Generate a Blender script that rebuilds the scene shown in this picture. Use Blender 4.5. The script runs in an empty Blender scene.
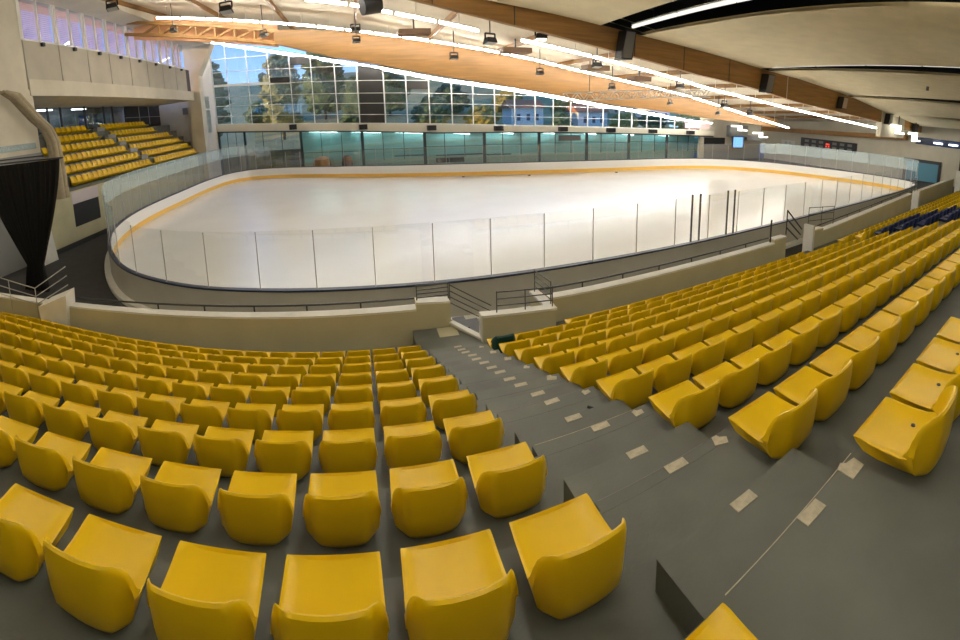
import bpy, math, random
from mathutils import Vector as V, Matrix
random.seed(7)
S = bpy.context.scene
COL = S.collection
PI = math.pi

# ------------------------------------------------------------------ helpers
def lerp(a, b, t): return a + (b - a) * t
def interp(x, pts):
    if x <= pts[0][0]:
        (x0, y0), (x1, y1) = pts[0], pts[1]
    elif x >= pts[-1][0]:
        (x0, y0), (x1, y1) = pts[-2], pts[-1]
    else:
        for (x0, y0), (x1, y1) in zip(pts, pts[1:]):
            if x0 <= x <= x1: break
    return y0 + (y1 - y0) * (x - x0) / (x1 - x0)

class MB:
    def __init__(s): s.v = []; s.f = []
    def add(s, vs, fs):
        n = len(s.v); s.v += [tuple(p) for p in vs]; s.f += [tuple(i + n for i in f) for f in fs]; return s
    def box(s, x0, x1, y0, y1, z0, z1):
        return s.add([(x, y, z) for z in (z0, z1) for y in (y0, y1) for x in (x0, x1)],
                     [(0, 2, 3, 1), (4, 5, 7, 6), (0, 1, 5, 4), (2, 6, 7, 3), (0, 4, 6, 2), (1, 3, 7, 5)])
    def hexa(s, a, b):   # two quads (lists of 4 points, same order)
        return s.add(list(a) + list(b), [(3, 2, 1, 0), (4, 5, 6, 7), (0, 1, 5, 4), (1, 2, 6, 5), (2, 3, 7, 6), (3, 0, 4, 7)])
    def bar(s, p, q, w, h=None, up=(0, 0, 1)):
        p, q = V(p), V(q); d = (q - p).normalized(); h = h or w
        u = V(up)
        if abs(d.dot(u)) > .98: u = V((1, 0, 0))
        r = d.cross(u).normalized(); u = r.cross(d).normalized()
        c = [(-1, -1), (1, -1), (1, 1), (-1, 1)]
        return s.hexa([p + r * (a * w / 2) + u * (b * h / 2) for a, b in c], [q + r * (a * w / 2) + u * (b * h / 2) for a, b in c])
    def tube(s, pts, rad, n=8, closed=False):
        pts = [V(p) for p in pts]; m = len(pts)
        rr = rad if isinstance(rad, (list, tuple)) else [rad] * m
        rings = []; prev = None
        for i, p in enumerate(pts):
            if closed: d = pts[(i + 1) % m] - pts[i - 1]
            else: d = pts[min(i + 1, m - 1)] - pts[max(i - 1, 0)]
            d.normalize()
            u = prev if prev is not None else (V((0, 0, 1)) if abs(d.z) < .9 else V((1, 0, 0)))
            r = d.cross(u)
            if r.length < 1e-4: r = d.cross(V((1, 0, 0)))
            r.normalize(); u = r.cross(d).normalized(); prev = u
            rings.append([p + (r * math.cos(2 * PI * k / n) + u * math.sin(2 * PI * k / n)) * rr[i] for k in range(n)])
        vs = [q for ring in rings for q in ring]; fs = []
        for i in range(m if closed else m - 1):
            a, b = i * n, ((i + 1) % m) * n
            for k in range(n): fs.append((a + k, a + (k + 1) % n, b + (k + 1) % n, b + k))
        if not closed:
            fs.append(tuple(range(n))[::-1]); fs.append(tuple((m - 1) * n + k for k in range(n)))
        return s.add(vs, fs)
    def prism(s, poly, axis, a, b):   # poly in the two other axes
        def P(p, t):
            if axis == 'x': return (t, p[0], p[1])
            if axis == 'y': return (p[0], t, p[1])
            return (p[0], p[1], t)
        n = len(poly)
        vs = [P(p, a) for p in poly] + [P(p, b) for p in poly]
        fs = [tuple(range(n))[::-1], tuple(range(n, 2 * n))] + [(i, (i + 1) % n, n + (i + 1) % n, n + i) for i in range(n)]
        return s.add(vs, fs)
    def grid(s, rows):
        m = len(rows[0]); vs = [p for r in rows for p in r]
        fs = [(i * m + j, i * m + j + 1, (i + 1) * m + j + 1, (i + 1) * m + j) for i in range(len(rows) - 1) for j in range(m - 1)]
        return s.add(vs, fs)
    def mesh(s, name, mat, smooth=False, fix=True):
        me = bpy.data.meshes.new(name); me.from_pydata(s.v, [], s.f)
        if fix:
            import bmesh
            bm = bmesh.new(); bm.from_mesh(me); bmesh.ops.recalc_face_normals(bm, faces=bm.faces); bm.to_mesh(me); bm.free()
        me.materials.append(mat)
        if smooth:
            me.shade_smooth()
            try: me.set_sharp_from_angle(angle=math.radians(42))
            except Exception: pass
        me.update(); return me
    def build(s, name, mat, parent=None, smooth=False, loc=(0, 0, 0), rz=0):
        return link(name, s.mesh(name, mat, smooth), parent, loc, rz)

def link(name, me, parent=None, loc=(0, 0, 0), rz=0):
    o = bpy.data.objects.new(name, me); COL.objects.link(o)
    o.location = loc; o.rotation_euler = (0, 0, rz)
    if parent is not None:
        o.parent = parent
    return o
def empty(name, loc=(0, 0, 0), rz=0):
    o = bpy.data.objects.new(name, None); COL.objects.link(o); o.location = loc; o.rotation_euler = (0, 0, rz); o.empty_display_size = .2
    return o
def tag(o, label=None, cat=None, group=None, kind=None):
    if label: o['label'] = label
    if cat: o['category'] = cat
    if group: o['group'] = group
    if kind: o['kind'] = kind
    return o
def struct(o): o['kind'] = 'structure'; return o

# ------------------------------------------------------------------ materials
MATS = {}
def mat(name, col, rough=.6, metal=0, spec=.5, noise=0, nscale=4, bump=0, bscale=60, emit=None, estr=0, coat=0, stretch=None, col2=None):
    if name in MATS: return MATS[name]
    m = bpy.data.materials.new(name); m.use_nodes = True; nt = m.node_tree; b = nt.nodes['Principled BSDF']
    b.inputs['Base Color'].default_value = (*col, 1); b.inputs['Roughness'].default_value = rough; b.inputs['Metallic'].default_value = metal
    b.inputs['Specular IOR Level'].default_value = spec
    if coat: b.inputs['Coat Weight'].default_value = coat; b.inputs['Coat Roughness'].default_value = .25
    if emit: b.inputs['Emission Color'].default_value = (*emit, 1); b.inputs['Emission Strength'].default_value = estr
    if noise or bump:
        tc = nt.nodes.new('ShaderNodeTexCoord'); mp = nt.nodes.new('ShaderNodeMapping'); nt.links.new(tc.outputs['Object'], mp.inputs[0])
        if stretch: mp.inputs['Scale'].default_value = stretch
    if noise:
        n = nt.nodes.new('ShaderNodeTexNoise'); n.inputs['Scale'].default_value = nscale; n.inputs['Detail'].default_value = 6; nt.links.new(mp.outputs[0], n.inputs['Vector'])
        r = nt.nodes.new('ShaderNodeMix'); r.data_type = 'RGBA'
        c2 = col2 or tuple(c * (1 - noise) for c in col)
        c1 = col if col2 else tuple(min(1, c * (1 + noise)) for c in col)
        r.inputs[6].default_value = (*c1, 1); r.inputs[7].default_value = (*c2, 1)
        cr = nt.nodes.new('ShaderNodeMapRange'); cr.inputs[1].default_value = .32; cr.inputs[2].default_value = .68
        nt.links.new(n.outputs[0], cr.inputs[0]); nt.links.new(cr.outputs[0], r.inputs[0]); nt.links.new(r.outputs[2], b.inputs['Base Color'])
    if bump:
        n2 = nt.nodes.new('ShaderNodeTexNoise'); n2.inputs['Scale'].default_value = bscale; nt.links.new(mp.outputs[0], n2.inputs['Vector'])
        bp = nt.nodes.new('ShaderNodeBump'); bp.inputs['Strength'].default_value = bump; bp.inputs['Distance'].default_value = .01
        nt.links.new(n2.outputs[0], bp.inputs['Height']); nt.links.new(bp.outputs[0], b.inputs['Normal'])
    MATS[name] = m; return m
def glass(name, tint, refl=.08, body=None, bodyw=0):
    m = bpy.data.materials.new(name); m.use_nodes = True; nt = m.node_tree; nt.nodes.clear()
    o = nt.nodes.new('ShaderNodeOutputMaterial'); t = nt.nodes.new('ShaderNodeBsdfTransparent'); g = nt.nodes.new('ShaderNodeBsdfGlossy')
    t.inputs[0].default_value = (*tint, 1); g.inputs['Roughness'].default_value = .02
    x = nt.nodes.new('ShaderNodeMixShader'); x.inputs[0].default_value = refl
    nt.links.new(t.outputs[0], x.inputs[1]); nt.links.new(g.outputs[0], x.inputs[2]); last = x
    if bodyw:
        d = nt.nodes.new('ShaderNodeBsdfDiffuse'); d.inputs[0].default_value = (*body, 1)
        y = nt.nodes.new('ShaderNodeMixShader'); y.inputs[0].default_value = bodyw
        nt.links.new(x.outputs[0], y.inputs[1]); nt.links.new(d.outputs[0], y.inputs[2]); last = y
    nt.links.new(last.outputs[0], o.inputs[0]); MATS[name] = m; return m
def emitter(name, col, s):
    m = bpy.data.materials.new(name); m.use_nodes = True; nt = m.node_tree; nt.nodes.clear()
    o = nt.nodes.new('ShaderNodeOutputMaterial'); e = nt.nodes.new('ShaderNodeEmission'); e.inputs[0].default_value = (*col, 1); e.inputs[1].default_value = s
    nt.links.new(e.outputs[0], o.inputs[0]); return m

YEL = mat('yellow_plastic', (.74, .475, .0015), .30, spec=.38, noise=.05, nscale=3, bump=.05, bscale=180)
BLUE = mat('navy_plastic', (.012, .022, .09), .4)
GREEN = mat('dark_green_plastic', (.004, .045, .035), .45)
CONC = mat('grey_painted_concrete', (.118, .124, .106), .62, noise=.2, nscale=1.7, bump=.12, bscale=40)
CREAMW = mat('cream_wall_paint', (.52, .48, .31), .75, noise=.06, nscale=1.2)
COPING = mat('white_coping', (.72, .71, .66), .55, noise=.05, nscale=3)
BOARDM = mat('board_grey_white', (.50, .48, .43), .5, noise=.05, nscale=1)
BOARDIN = mat('board_inner_white', (.86, .85, .83), .35)
BLUET = mat('rail_dark_blue', (.02, .03, .07), .4)
KICK = mat('kick_strip_orange', (.92, .56, .12), .4)
ICE = mat('ice_surface', (.80, .79, .775), .22, spec=.5, noise=.035, nscale=.35, col2=(.74, .735, .725))
RUBBER = mat('dark_rubber_floor', (.035, .035, .037), .7, noise=.15, nscale=2)
WOOD = mat('glulam_brown', (.30, .15, .038), .5, noise=.22, nscale=1.6, stretch=(.35, 3, 5))
WOOD2 = mat('glulam_orange', (.205, .098, .02), .5, noise=.2, nscale=1.6, stretch=(.35, 3, 5))
CEIL = mat('ceiling_cream', (.90, .81, .58), .8, noise=.05, nscale=1.3)
DECK = mat('deck_cream', (.66, .59, .46), .8, noise=.05, nscale=.6)
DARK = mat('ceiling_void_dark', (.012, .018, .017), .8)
ALU = mat('post_aluminium', (.50, .48, .45), .5)
STEEL = mat('grey_steel', (.42, .42, .41), .4, metal=.6)
DSTEEL = mat('dark_steel', (.05, .052, .055), .45, metal=.4)
BLACK = mat('black_casing', (.012, .012, .013), .5)
GREYC = mat('grey_casing', (.20, .19, .18), .5)
CONCW = mat('pale_concrete', (.62, .57, .46), .75, noise=.07, nscale=.8)
PANELC = mat('panel_concrete', (.50, .46, .38), .8, noise=.08, nscale=.8)
BRICKW = mat('white_block_wall', (.66, .62, .56), .8, noise=.08, nscale=9)
WHITEF = mat('white_frame', (.78, .77, .72), .4)
SILLM = mat('sill_cream', (.68, .64, .52), .6)
TEAL = mat('teal_blind', (.36, .66, .68), .7, noise=.12, nscale=.5, stretch=(.4, 1, 6))
DPOST = mat('dark_teal_post', (.04, .07, .075), .5)
PANELD = mat('dark_brown_panel', (.018, .016, .014), .6)
TAPE = mat('beige_tape', (.46, .41, .30), .7, noise=.15, nscale=25)
CURT = mat('black_curtain', (.010, .009, .008), .85)
BEIGEC = mat('beige_fabric', (.36, .30, .20), .85, noise=.12, nscale=6)
LEAF = mat('tree_leaves', (.13, .19, .08), .8, noise=.5, nscale=3.5, col2=(.035, .07, .035), bump=.6, bscale=6)
LEAFY = mat('tree_leaves_golden', (.50, .33, .07), .8, noise=.4, nscale=3.5, col2=(.16, .18, .05), bump=.6, bscale=6)
LEAFP = mat('tree_leaves_pale', (.42, .38, .18), .8, noise=.4, nscale=3.5, col2=(.16, .17, .08), bump=.6, bscale=6)
BARK = mat('bark', (.08, .055, .035), .9)
HILL = mat('hill_grass', (.20, .23, .10), .9, noise=.4, nscale=.35, col2=(.42, .33, .14))
BLINDM = bpy.data.materials.new('blind_slat'); BLINDM.use_nodes = True; _n = BLINDM.node_tree; _n.nodes.clear()
_o = _n.nodes.new('ShaderNodeOutputMaterial'); _t = _n.nodes.new('ShaderNodeBsdfTranslucent'); _d = _n.nodes.new('ShaderNodeBsdfDiffuse'); _x = _n.nodes.new('ShaderNodeMixShader')
_t.inputs[0].default_value = (.80, .62, .66, 1); _d.inputs[0].default_value = (.74, .62, .66, 1); _x.inputs[0].default_value = .4
_n.links.new(_t.outputs[0], _x.inputs[1]); _n.links.new(_d.outputs[0], _x.inputs[2]); _n.links.new(_x.outputs[0], _o.inputs[0])
SCREEN = mat('blue_screen', (.02, .05, .12), .3, emit=(.18, .42, .95), estr=1.1)
POSTERB = mat('blue_poster', (.05, .12, .55), .4)
SCOREB = mat('scoreboard_black', (.012, .012, .014), .35)
SCORELED = mat('red_led', (.2, .01, .01), .3, emit=(1, .06, .03), estr=1.2)
SIGNW = mat('sign_white', (.72, .72, .68), .5)
SIGND = mat('sign_grey', (.12, .12, .13), .5)
ENDW = mat('end_wall_beige', (.56, .52, .42), .75, noise=.05, nscale=1)
GREYW = mat('grey_wall', (.25, .25, .25), .7)
SPKC = mat('speaker_tan', (.50, .38, .28), .5)
PINKP = mat('pale_pink_panel', (.62, .55, .58), .5)
REDM = mat('red_metal', (.35, .03, .02), .5)
SMALLC = mat('parked_blue_grey', (.35, .4, .6), .4)
GL = glass('rink_glass', (.97, .98, .98), .05)
GLB = glass('rink_glass_blue', (.9, .96, .98), .08, (.74, .86, .91), .26)  # on the upper rink panes the pale blue body stands for reflections
GLG = glass('rink_glass_grey', (.93, .95, .96), .06, (.6, .6, .66), .07)
WGL = glass('window_glass', (.80, .86, .86), .13)
TGL = glass('teal_glass', (.82, .96, .96), .10)
DGL = glass('dark_glass', (.8, .86, .9), .14)
TUBE = emitter('tube_glow', (1, .95, .85), 60)
TUBE2 = emitter('added_gap_glow', (1, .95, .84), 19)  # added lamps out of view, to brighten the near stand
TUBE4 = emitter('added_room_glow', (.95, 1, .98), 9)  # added lamps for the far room and the gallery
TUBE3 = emitter('gap_pipe_added_glow', (1, .96, .88), .75)  # glow added to pale pipes that are no lamps

# ------------------------------------------------------------------ measured frame of the place
CAMZ = 5.9
def lift(X): return .022 * max(0, X - 14)
def Yi(i): return 1.7893 + .8527 * i - .009 * i * i
def Zi(i): return 3.984 - .3213 * i + .0023 * i * i       # pan height of row i
def Ti(i): return Zi(i) - .15                                # tread of row i
def XLi(i): return .7907 - .0095 * i
def PLi(i): return .5064 - .0049 * i
def KLi(i): return min(.0018, -.0021 + .0007 * i) if i >= 0 else -.0021
def bend(X, i):
    i = max(-1, min(9, i)); x0 = XLi(i)
    if X >= x0: return 0
    j = min((x0 - X) / PLi(i), 18)
    return KLi(i) * j * j
S1 = [(-1.85, 11.07), (-.33, 10.8), (2.27, 10.16), (6.14, 9.38), (8.35, 9.0), (12.5, 8.39), (16.26, 7.87), (20.24, 7.29), (27.9, 6.62), (34.5, 6.16), (47.7, 5.42)]
S2 = [(-12.5, 13.67), (-9.48, 13.01), (-5.23, 12.12), (-1.49, 11.41), (2.19, 10.72), (5.64, 10.16), (11.73, 9.18), (15.12, 8.57), (18.9, 8.04), (25.57, 7.17), (33.7, 5.78), (39.8, 4.83)]
S3 = [(-15.31, 15.33), (-8.46, 13.33), (-2.17, 11.66), (6.47, 9.58), (8.72, 9.04), (17.25, 7.68), (25.93, 6.2), (29.12, 5.83), (35.96, 4.87), (41, 4.5), (49, 4.15)]
B1T = [(-16, 16.2), (-6, 13.2), (5.3, 10.1), (10.7, 9.48), (12.6, 9.3), (22.1, 8.6), (25.3, 8.48), (31.8, 8.03), (39.3, 7.2), (50, 6.3)]
B1B = [(-16, 15.4), (-6, 12.5), (2.5, 10.1), (5.4, 9.4), (7.6, 9.03), (10.5, 8.57), (12.4, 8.3), (16.4, 7.79), (20.4, 7.49), (25.6, 6.92), (38.4, 6.24), (50, 5.6)]
B2T = [(-16, 14.0), (-4.87, 11.9), (-1.58, 11.53), (5.93, 10.28), (12.32, 9.21), (19.87, 8.0), (26.88, 7.06), (40, 5.6)]
B2B = [(-16, 14.0), (-4.95, 10.99), (-1.38, 9.8), (5.85, 8.2), (11.92, 7.27), (18.08, 6.33), (28.54, 5.44), (40, 4.7)]
SILL = [(-16.3, 6.19), (-6.05, 5.4), (.48, 4.97), (8.82, 4.48), (17.2, 4.06), (31.1, 3.69), (39.3, 3.6), (50, 3.45)]
BAND = [(-16, 5.25), (8.8, 3.52), (39.4, 2.85), (50, 2.7)]
def FY(X): return 52 - .17 * (X + 16)                       # the far glass wall
FANG = math.atan(-.17)

# ------------------------------------------------------------------ camera (a panoramic sweep, as the photograph is)
def camera():
    cd = bpy.data.cameras.new('camera'); cam = bpy.data.objects.new('camera', cd); COL.objects.link(cam)
    yaw, pitch, roll, f, c5 = .26578, -.15504, -.02612, 458.885, -138.91
    cy, sy, cp, sp, cr, sr = math.cos(yaw), math.sin(yaw), math.cos(pitch), math.sin(pitch), math.cos(roll), math.sin(roll)
    f0, r0, u0 = V((sy, cy, 0)), V((cy, -sy, 0)), V((0, 0, 1))
    fw = f0 * cp + u0 * sp; u = -f0 * sp + u0 * cp
    r = r0 * cr + u * sr; u2 = -r0 * sr + u * cr
    M = Matrix((r, u2, -fw)).transposed().to_4x4(); M.translation = (0, 0, CAMZ)
    cam.matrix_world = M
    cd.type = 'PANO'; cd.clip_end = 500; cd.clip_start = .05
    t = cd if hasattr(cd, 'panorama_type') else cd.cycles
    t.panorama_type = 'CENTRAL_CYLINDRICAL'
    t.central_cylindrical_range_u_min = -480 / f; t.central_cylindrical_range_u_max = 480 / f
    t.central_cylindrical_range_v_min = -(320 - c5) / f; t.central_cylindrical_range_v_max = (320 + c5) / f
    t.central_cylindrical_radius = 1
    S.camera = cam
    R = Matrix((r, u2, fw))
    def px(P):
        q = R @ (V(P) - V((0, 0, CAMZ)))
        return 480 + f * math.atan2(q.x, q.z), 320 + c5 - f * q.y / math.hypot(q.x, q.z)
    return px
PX = camera()

# ------------------------------------------------------------------ ground, terraces, walls near the camera
struct(MB().box(-24, 56, 8.95, 56, -.2, 0).build('floor', RUBBER))
xs = [-15.9 + .5 * k for k in range(60)] + [14.1, 20, 26, 32, 38, 44, 49.9]
prof = []                                                    # (row index for bend, y, z)
prof.append((9, 8.93, -.1)); prof.append((9, 8.93, Ti(8) - .325)); prof.append((8, Yi(8) + .02, Ti(8) - .325)); prof.append((8, Yi(8), Ti(8) - .003))
for i in range(7, -10, -1):
    prof.append((i, Yi(i), Ti(i + 1))); prof.append((i, Yi(i), Ti(i)))
prof.append((-9, -8.2, Ti(-9)))
mb = MB(); mb.grid([[(X, y + (bend(X, i) if k > 1 else 0), z + lift(X)) for (k, (i, y, z)) in enumerate(prof)] for X in xs])
struct(mb.build('floor_grandstand_terrace', CONC))
# landing at the foot of the steps
struct(MB().prism([(.9, 8.0), (2.17, 8.0), (2.17, 8.17), (1.71, 8.93), (.9, 8.93)], 'z', .2, Ti(8) - .004).build('floor_landing', CONC))
MB().box(1.40, 1.80, 8.5, 8.9, Ti(8) - .01, Ti(8) + .002).build('floor_pale_patch', CREAMW)['kind'] = 'structure'
# half steps of the central stairway
def nose(i): return max(0, min(.14, .06 + .05 * i))
for i in range(0, 9):
    e0 = Yi(i - 1) + nose(i - 1); z1 = (Ti(i) + Ti(i - 1)) / 2; e1 = e0 + .375
    st = struct(MB().box(1.08, 2.07, Yi(i - 1) - .02, e1, Ti(i) - .02, z1).build('floor_half_step', CONC))
    if i < 8: struct(MB().box(1.081, 2.069, Yi(i) - .02, Yi(i) + nose(i), Ti(i) - .3, Ti(i) + .001).build('floor_step_nosing', CONC))
    for (X, Y, Z) in ((1.6, e1 - .04, z1), (1.61, e0 - .04, Ti(i - 1))):
        MB().box(-.07, .07, -.031, .031, 0, .004).build('tape_strip', TAPE, st, loc=(X + random.uniform(-.02, .02), Y, Z), rz=random.uniform(-.05, .05))
    MB().box(1.10, 2.05, e0 - .005, e0 - .001, 0, .002).build('worn_edge', TAPE if i in (0, 2) else GREYC, st, loc=(0, 0, Ti(i - 1)))
    poly = [(-.06, -.04), (.05, -.045), (.065, .02), (.01, .035), (-.005, .06), (-.05, .05)]
    q = random.uniform(.65, 1.05) if i > 0 else 1.05
    MB().prism([(x * q, y * q) for x, y in poly], 'z', 0, .004).build('torn_tape_strip', TAPE, st, loc=(1.96, e0 - .055, Ti(i - 1)), rz=random.uniform(-.4, .4))
tag(MB().tube([(1.86, 3.33, Ti(2) + .012), (1.93, 3.24, Ti(2) + .012), (1.9, 3.16, Ti(2) + .014), (1.98, 3.10, Ti(2) + .012)], .012, 6).build('dark_scrap', BLACK, smooth=True),
    'small dark scrap lying on the grey steps beside the seats', 'litter')

def wallz(X):
    return interp(X, [(-16, 1.84), (1, 1.83), (2.2, 1.75), (4, 1.63), (12, 1.69), (15, 1.66), (24.6, 2.25), (35, 2.65), (50, 3.1)])
def front_wall(x0, x1, dz=0, y0=8.93, y1=9.15, base=0, n=6):
    mb, cp = MB(), MB()
    for k in range(n):
        a, b = lerp(x0, x1, k / n), lerp(x0, x1, (k + 1) / n); za, zb = wallz(a) + dz, wallz(b) + dz
        mb.hexa([(a, y0, base), (a, y1, base), (a, y1, za), (a, y0, za)], [(b, y0, base), (b, y1, base), (b, y1, zb), (b, y0, zb)])
        cp.hexa([(a, y0 - .015, za), (a, y1 + .03, za), (a, y1 + .03, za + .045), (a, y0 - .015, za + .045)], [(b, y0 - .015, zb), (b, y1 + .03, zb), (b, y1 + .03, zb + .045), (b, y0 - .015, zb + .045)])
    w = struct(mb.build('wall_front', CREAMW)); cp.build('coping', COPING, w); return w
front_wall(-15.9, 1.0); front_wall(1.0, 1.72, .14, n=1)
front_wall(3.73, 11.85, 0); front_wall(11.85, 12.5, .14, n=1)
front_wall(14.0, 14.9, .1, n=1); front_wall(14.9, 24.3); front_wall(25.6, 33); front_wall(34.5, 49.9)
# guard wall in front of the stair well and its return
w = struct(MB().hexa([(2.18, 8.1, .3), (3.75, 8.1, .3), (3.75, 8.1, 1.80), (2.18, 8.1, 1.90)], [(2.18, 8.27, .3), (3.75, 8.27, .3), (3.75, 8.27, 1.80), (2.18, 8.27, 1.90)]).build('wall_stair_guard', CREAMW))
MB().hexa([(2.16, 8.08, 1.90), (3.77, 8.08, 1.80), (3.77, 8.08, 1.85), (2.16, 8.08, 1.95)], [(2.16, 8.29, 1.90), (3.77, 8.29, 1.80), (3.77, 8.29, 1.85), (2.16, 8.29, 1.95)]).build('coping', COPING, w)
MB().box(2.16, 2.185, 8.09, 8.28, .3, 1.9).build('white_end_face', COPING, w)
w = struct(MB().box(3.6, 3.78, 8.27, 9.15, 0, 1.78).build('wall_stair_return', CREAMW)); MB().box(3.58, 3.8, 8.27, 9.17, 1.78, 1.83).build('coping', COPING, w)
w = struct(MB().hexa([(1.70, 8.92, .5), (1.76, 8.96, .5), (2.23, 8.2, .5), (2.17, 8.16, .5)], [(1.70, 8.92, 1.47), (1.76, 8.96, 1.47), (2.23, 8.2, 1.42), (2.17, 8.16, 1.42)]).build('wall_stair_kerb', CREAMW))
MB().hexa([(1.68, 8.91, 1.47), (1.78, 8.97, 1.47), (2.25, 8.21, 1.42), (2.15, 8.15, 1.42)], [(1.68, 8.91, 1.51), (1.78, 8.97, 1.51), (2.25, 8.21, 1.46), (2.15, 8.15, 1.46)]).build('coping', COPING, w)
for k in range(6):
    st = struct(MB().box(1.78 + .3 * k, 2.08 + .3 * k, 8.3 if k else 8.75, 9.3, -.05, 1.42 - .09 * k).build('floor_stair_step', BLACK))
    MB().box(1.78 + .3 * k, 1.80 + .3 * k, 8.3 if k else 8.75, 9.3, 1.42 - .09 * k, 1.424 - .09 * k).build('nosing', STEEL, st)
# second stair opening: pier and steps
w = struct(MB().box(13.9, 14.02, 8.75, 9.17, 0, 2.05).build('wall_pier', COPING))
for k in range(5):
    struct(MB().box(12.5 + .28 * k, 12.8 + .28 * k, 8.3, 9.1, -.05, 1.1 - .22 * k).build('floor_stair_step', RUBBER))
struct(MB().box(25.0, 25.2, 8.75, 9.17, 0, 2.35).build('wall_pier', COPING)); struct(MB().box(34.3, 34.5, 8.75, 9.17, 0, 3.1).build('wall_pier', COPING))
# white angled pier in the front wall near the corner
w = struct(MB().hexa([(-7.68, 8.6, .6), (-7.2, 8.8, .6), (-7.05, 8.8, 2.2), (-7.85, 8.6, 1.88)], [(-7.7, 9.2, .6), (-7.2, 9.2, .6), (-7.05, 9.2, 2.27), (-7.85, 9.2, 1.95)]).build('wall_pier', COPING))

def rail(name, label, pts, posts=(), r=.02, extra=(), parts='post', m=DSTEEL):
    o = empty(name, pts[0])
    off = V(pts[0])
    def L(p): return tuple(V(p) - off)
    for poly in [pts] + list(extra): MB().tube([L(p) for p in poly], r, 6).build('rail_bar', m, o, smooth=True)
    for a, b in posts: MB().tube([L(a), L(b)], r * .9, 6).build('post', m, o, smooth=True)
    tag(o, label, 'railing'); return o
def ledge_rail(x0, x1, label, step=1.05, y=9.2):
    n = max(2, int((x1 - x0) / step)); X = [lerp(x0, x1, k / n) for k in range(n + 1)]
    top = [(x, y, wallz(x) + .17) for x in X]
    rail('wall_handrail', label, top, [((x, y, wallz(x) - .1), (x, y, wallz(x) + .17)) for x in X[1:-1]], .022)
ledge_rail(-7.0, 1.0, 'low dark handrail along the white coping of the curved front wall')
ledge_rail(3.8, 11.85, 'low dark handrail along the front wall between the two stair openings')
ledge_rail(14.9, 24.3, 'low dark handrail on the front wall beyond the second stair opening')
def fence(name, label, a, b, n, h=.42, bars=4, z0=None, z1=None):
    (xa, ya), (xb, yb) = a, b
    za = z0 if z0 is not None else wallz(xa); zb = z1 if z1 is not None else wallz(xb)
    bl = [[(xa, ya, za + h * (k + 1) / bars), (xb, yb, zb + h * (k + 1) / bars)] for k in range(bars)]
    ps = [((lerp(xa, xb, k / n), lerp(ya, yb, k / n), lerp(za, zb, k / n)), (lerp(xa, xb, k / n), lerp(ya, yb, k / n), lerp(za, zb, k / n) + h + .02)) for k in range(n + 1)]
    return rail(name, label, bl[-1], ps, .013, bl[:-1])
fence('guard_rail', 'small four-bar guard rail on the raised wall block at the foot of the steps', (1.03, 9.04), (1.70, 9.04), 1, .34, 4, 1.98, 1.98)
fence('guard_rail', 'dark guard rail standing on the cream wall beside the dark green seat', (2.5, 8.18), (3.7, 8.18), 2, .42, 3, 1.93, 1.85)
fence('guard_rail', 'short guard rail at the far end of the stair well wall', (3.68, 9.1), (3.72, 8.3), 1, .5, 4, 1.83, 1.83)
rail('stair_handrail', 'thin sloping four-bar handrail leading down the stair well', [(1.72, 8.98, 2.3), (2.62, 8.98, 1.72)],
     [((1.72, 8.98, 1.9), (1.72, 8.98, 2.32))], .012, [[(1.72, 8.98, 2.3 - .13 * k), (2.62, 8.98, 1.72 - .13 * k)] for k in (1, 2, 3)])
rail('stair_handrail', 'black sloping handrail at the second stair opening', [(12.55, 9.0, 2.75), (13.5, 9.0, 1.95)], [((12.55, 9, 1.9), (12.55, 9, 2.77))], .025,
     [[(12.55, 9, 2.45), (13.45, 9, 1.75)], [(12.55, 9, 2.15), (13.3, 9, 1.6)]])
rail('guard_post', 'single dark post on the front wall before the second stair opening', [(11.82, 9.1, 1.7), (11.82, 9.1, 2.5)], (), .03)
fence('guard_rail', 'guard rail on the front wall just past the second stair opening', (14.05, 9.1), (15.9, 9.1), 2, .75, 3, 1.9, 1.75)
fence('guard_rail', 'distant guard rail at the third opening of the front wall', (24.3, 9.0), (25.3, 9.0), 2, .8, 3, 2.3, 2.3)
rail('guard_rail', 'steel guard rail at the floor beside the black curtain', [(-9.7, 8.8, 2.55), (-8.05, 8.8, 2.3), (-7.4, 9.4, 2.75)], [((-8.05, 8.8, 1.5), (-8.05, 8.8, 2.3)), ((-9.0, 8.8, 1.6), (-9.0, 8.8, 2.45))], .014,
     [[(-9.7, 8.8, 2.3), (-8.05, 8.8, 2.08), (-7.4, 9.4, 2.5)], [(-9.7, 8.8, 2.05), (-8.05, 8.8, 1.87), (-7.4, 9.4, 2.25)]], m=STEEL)

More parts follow.
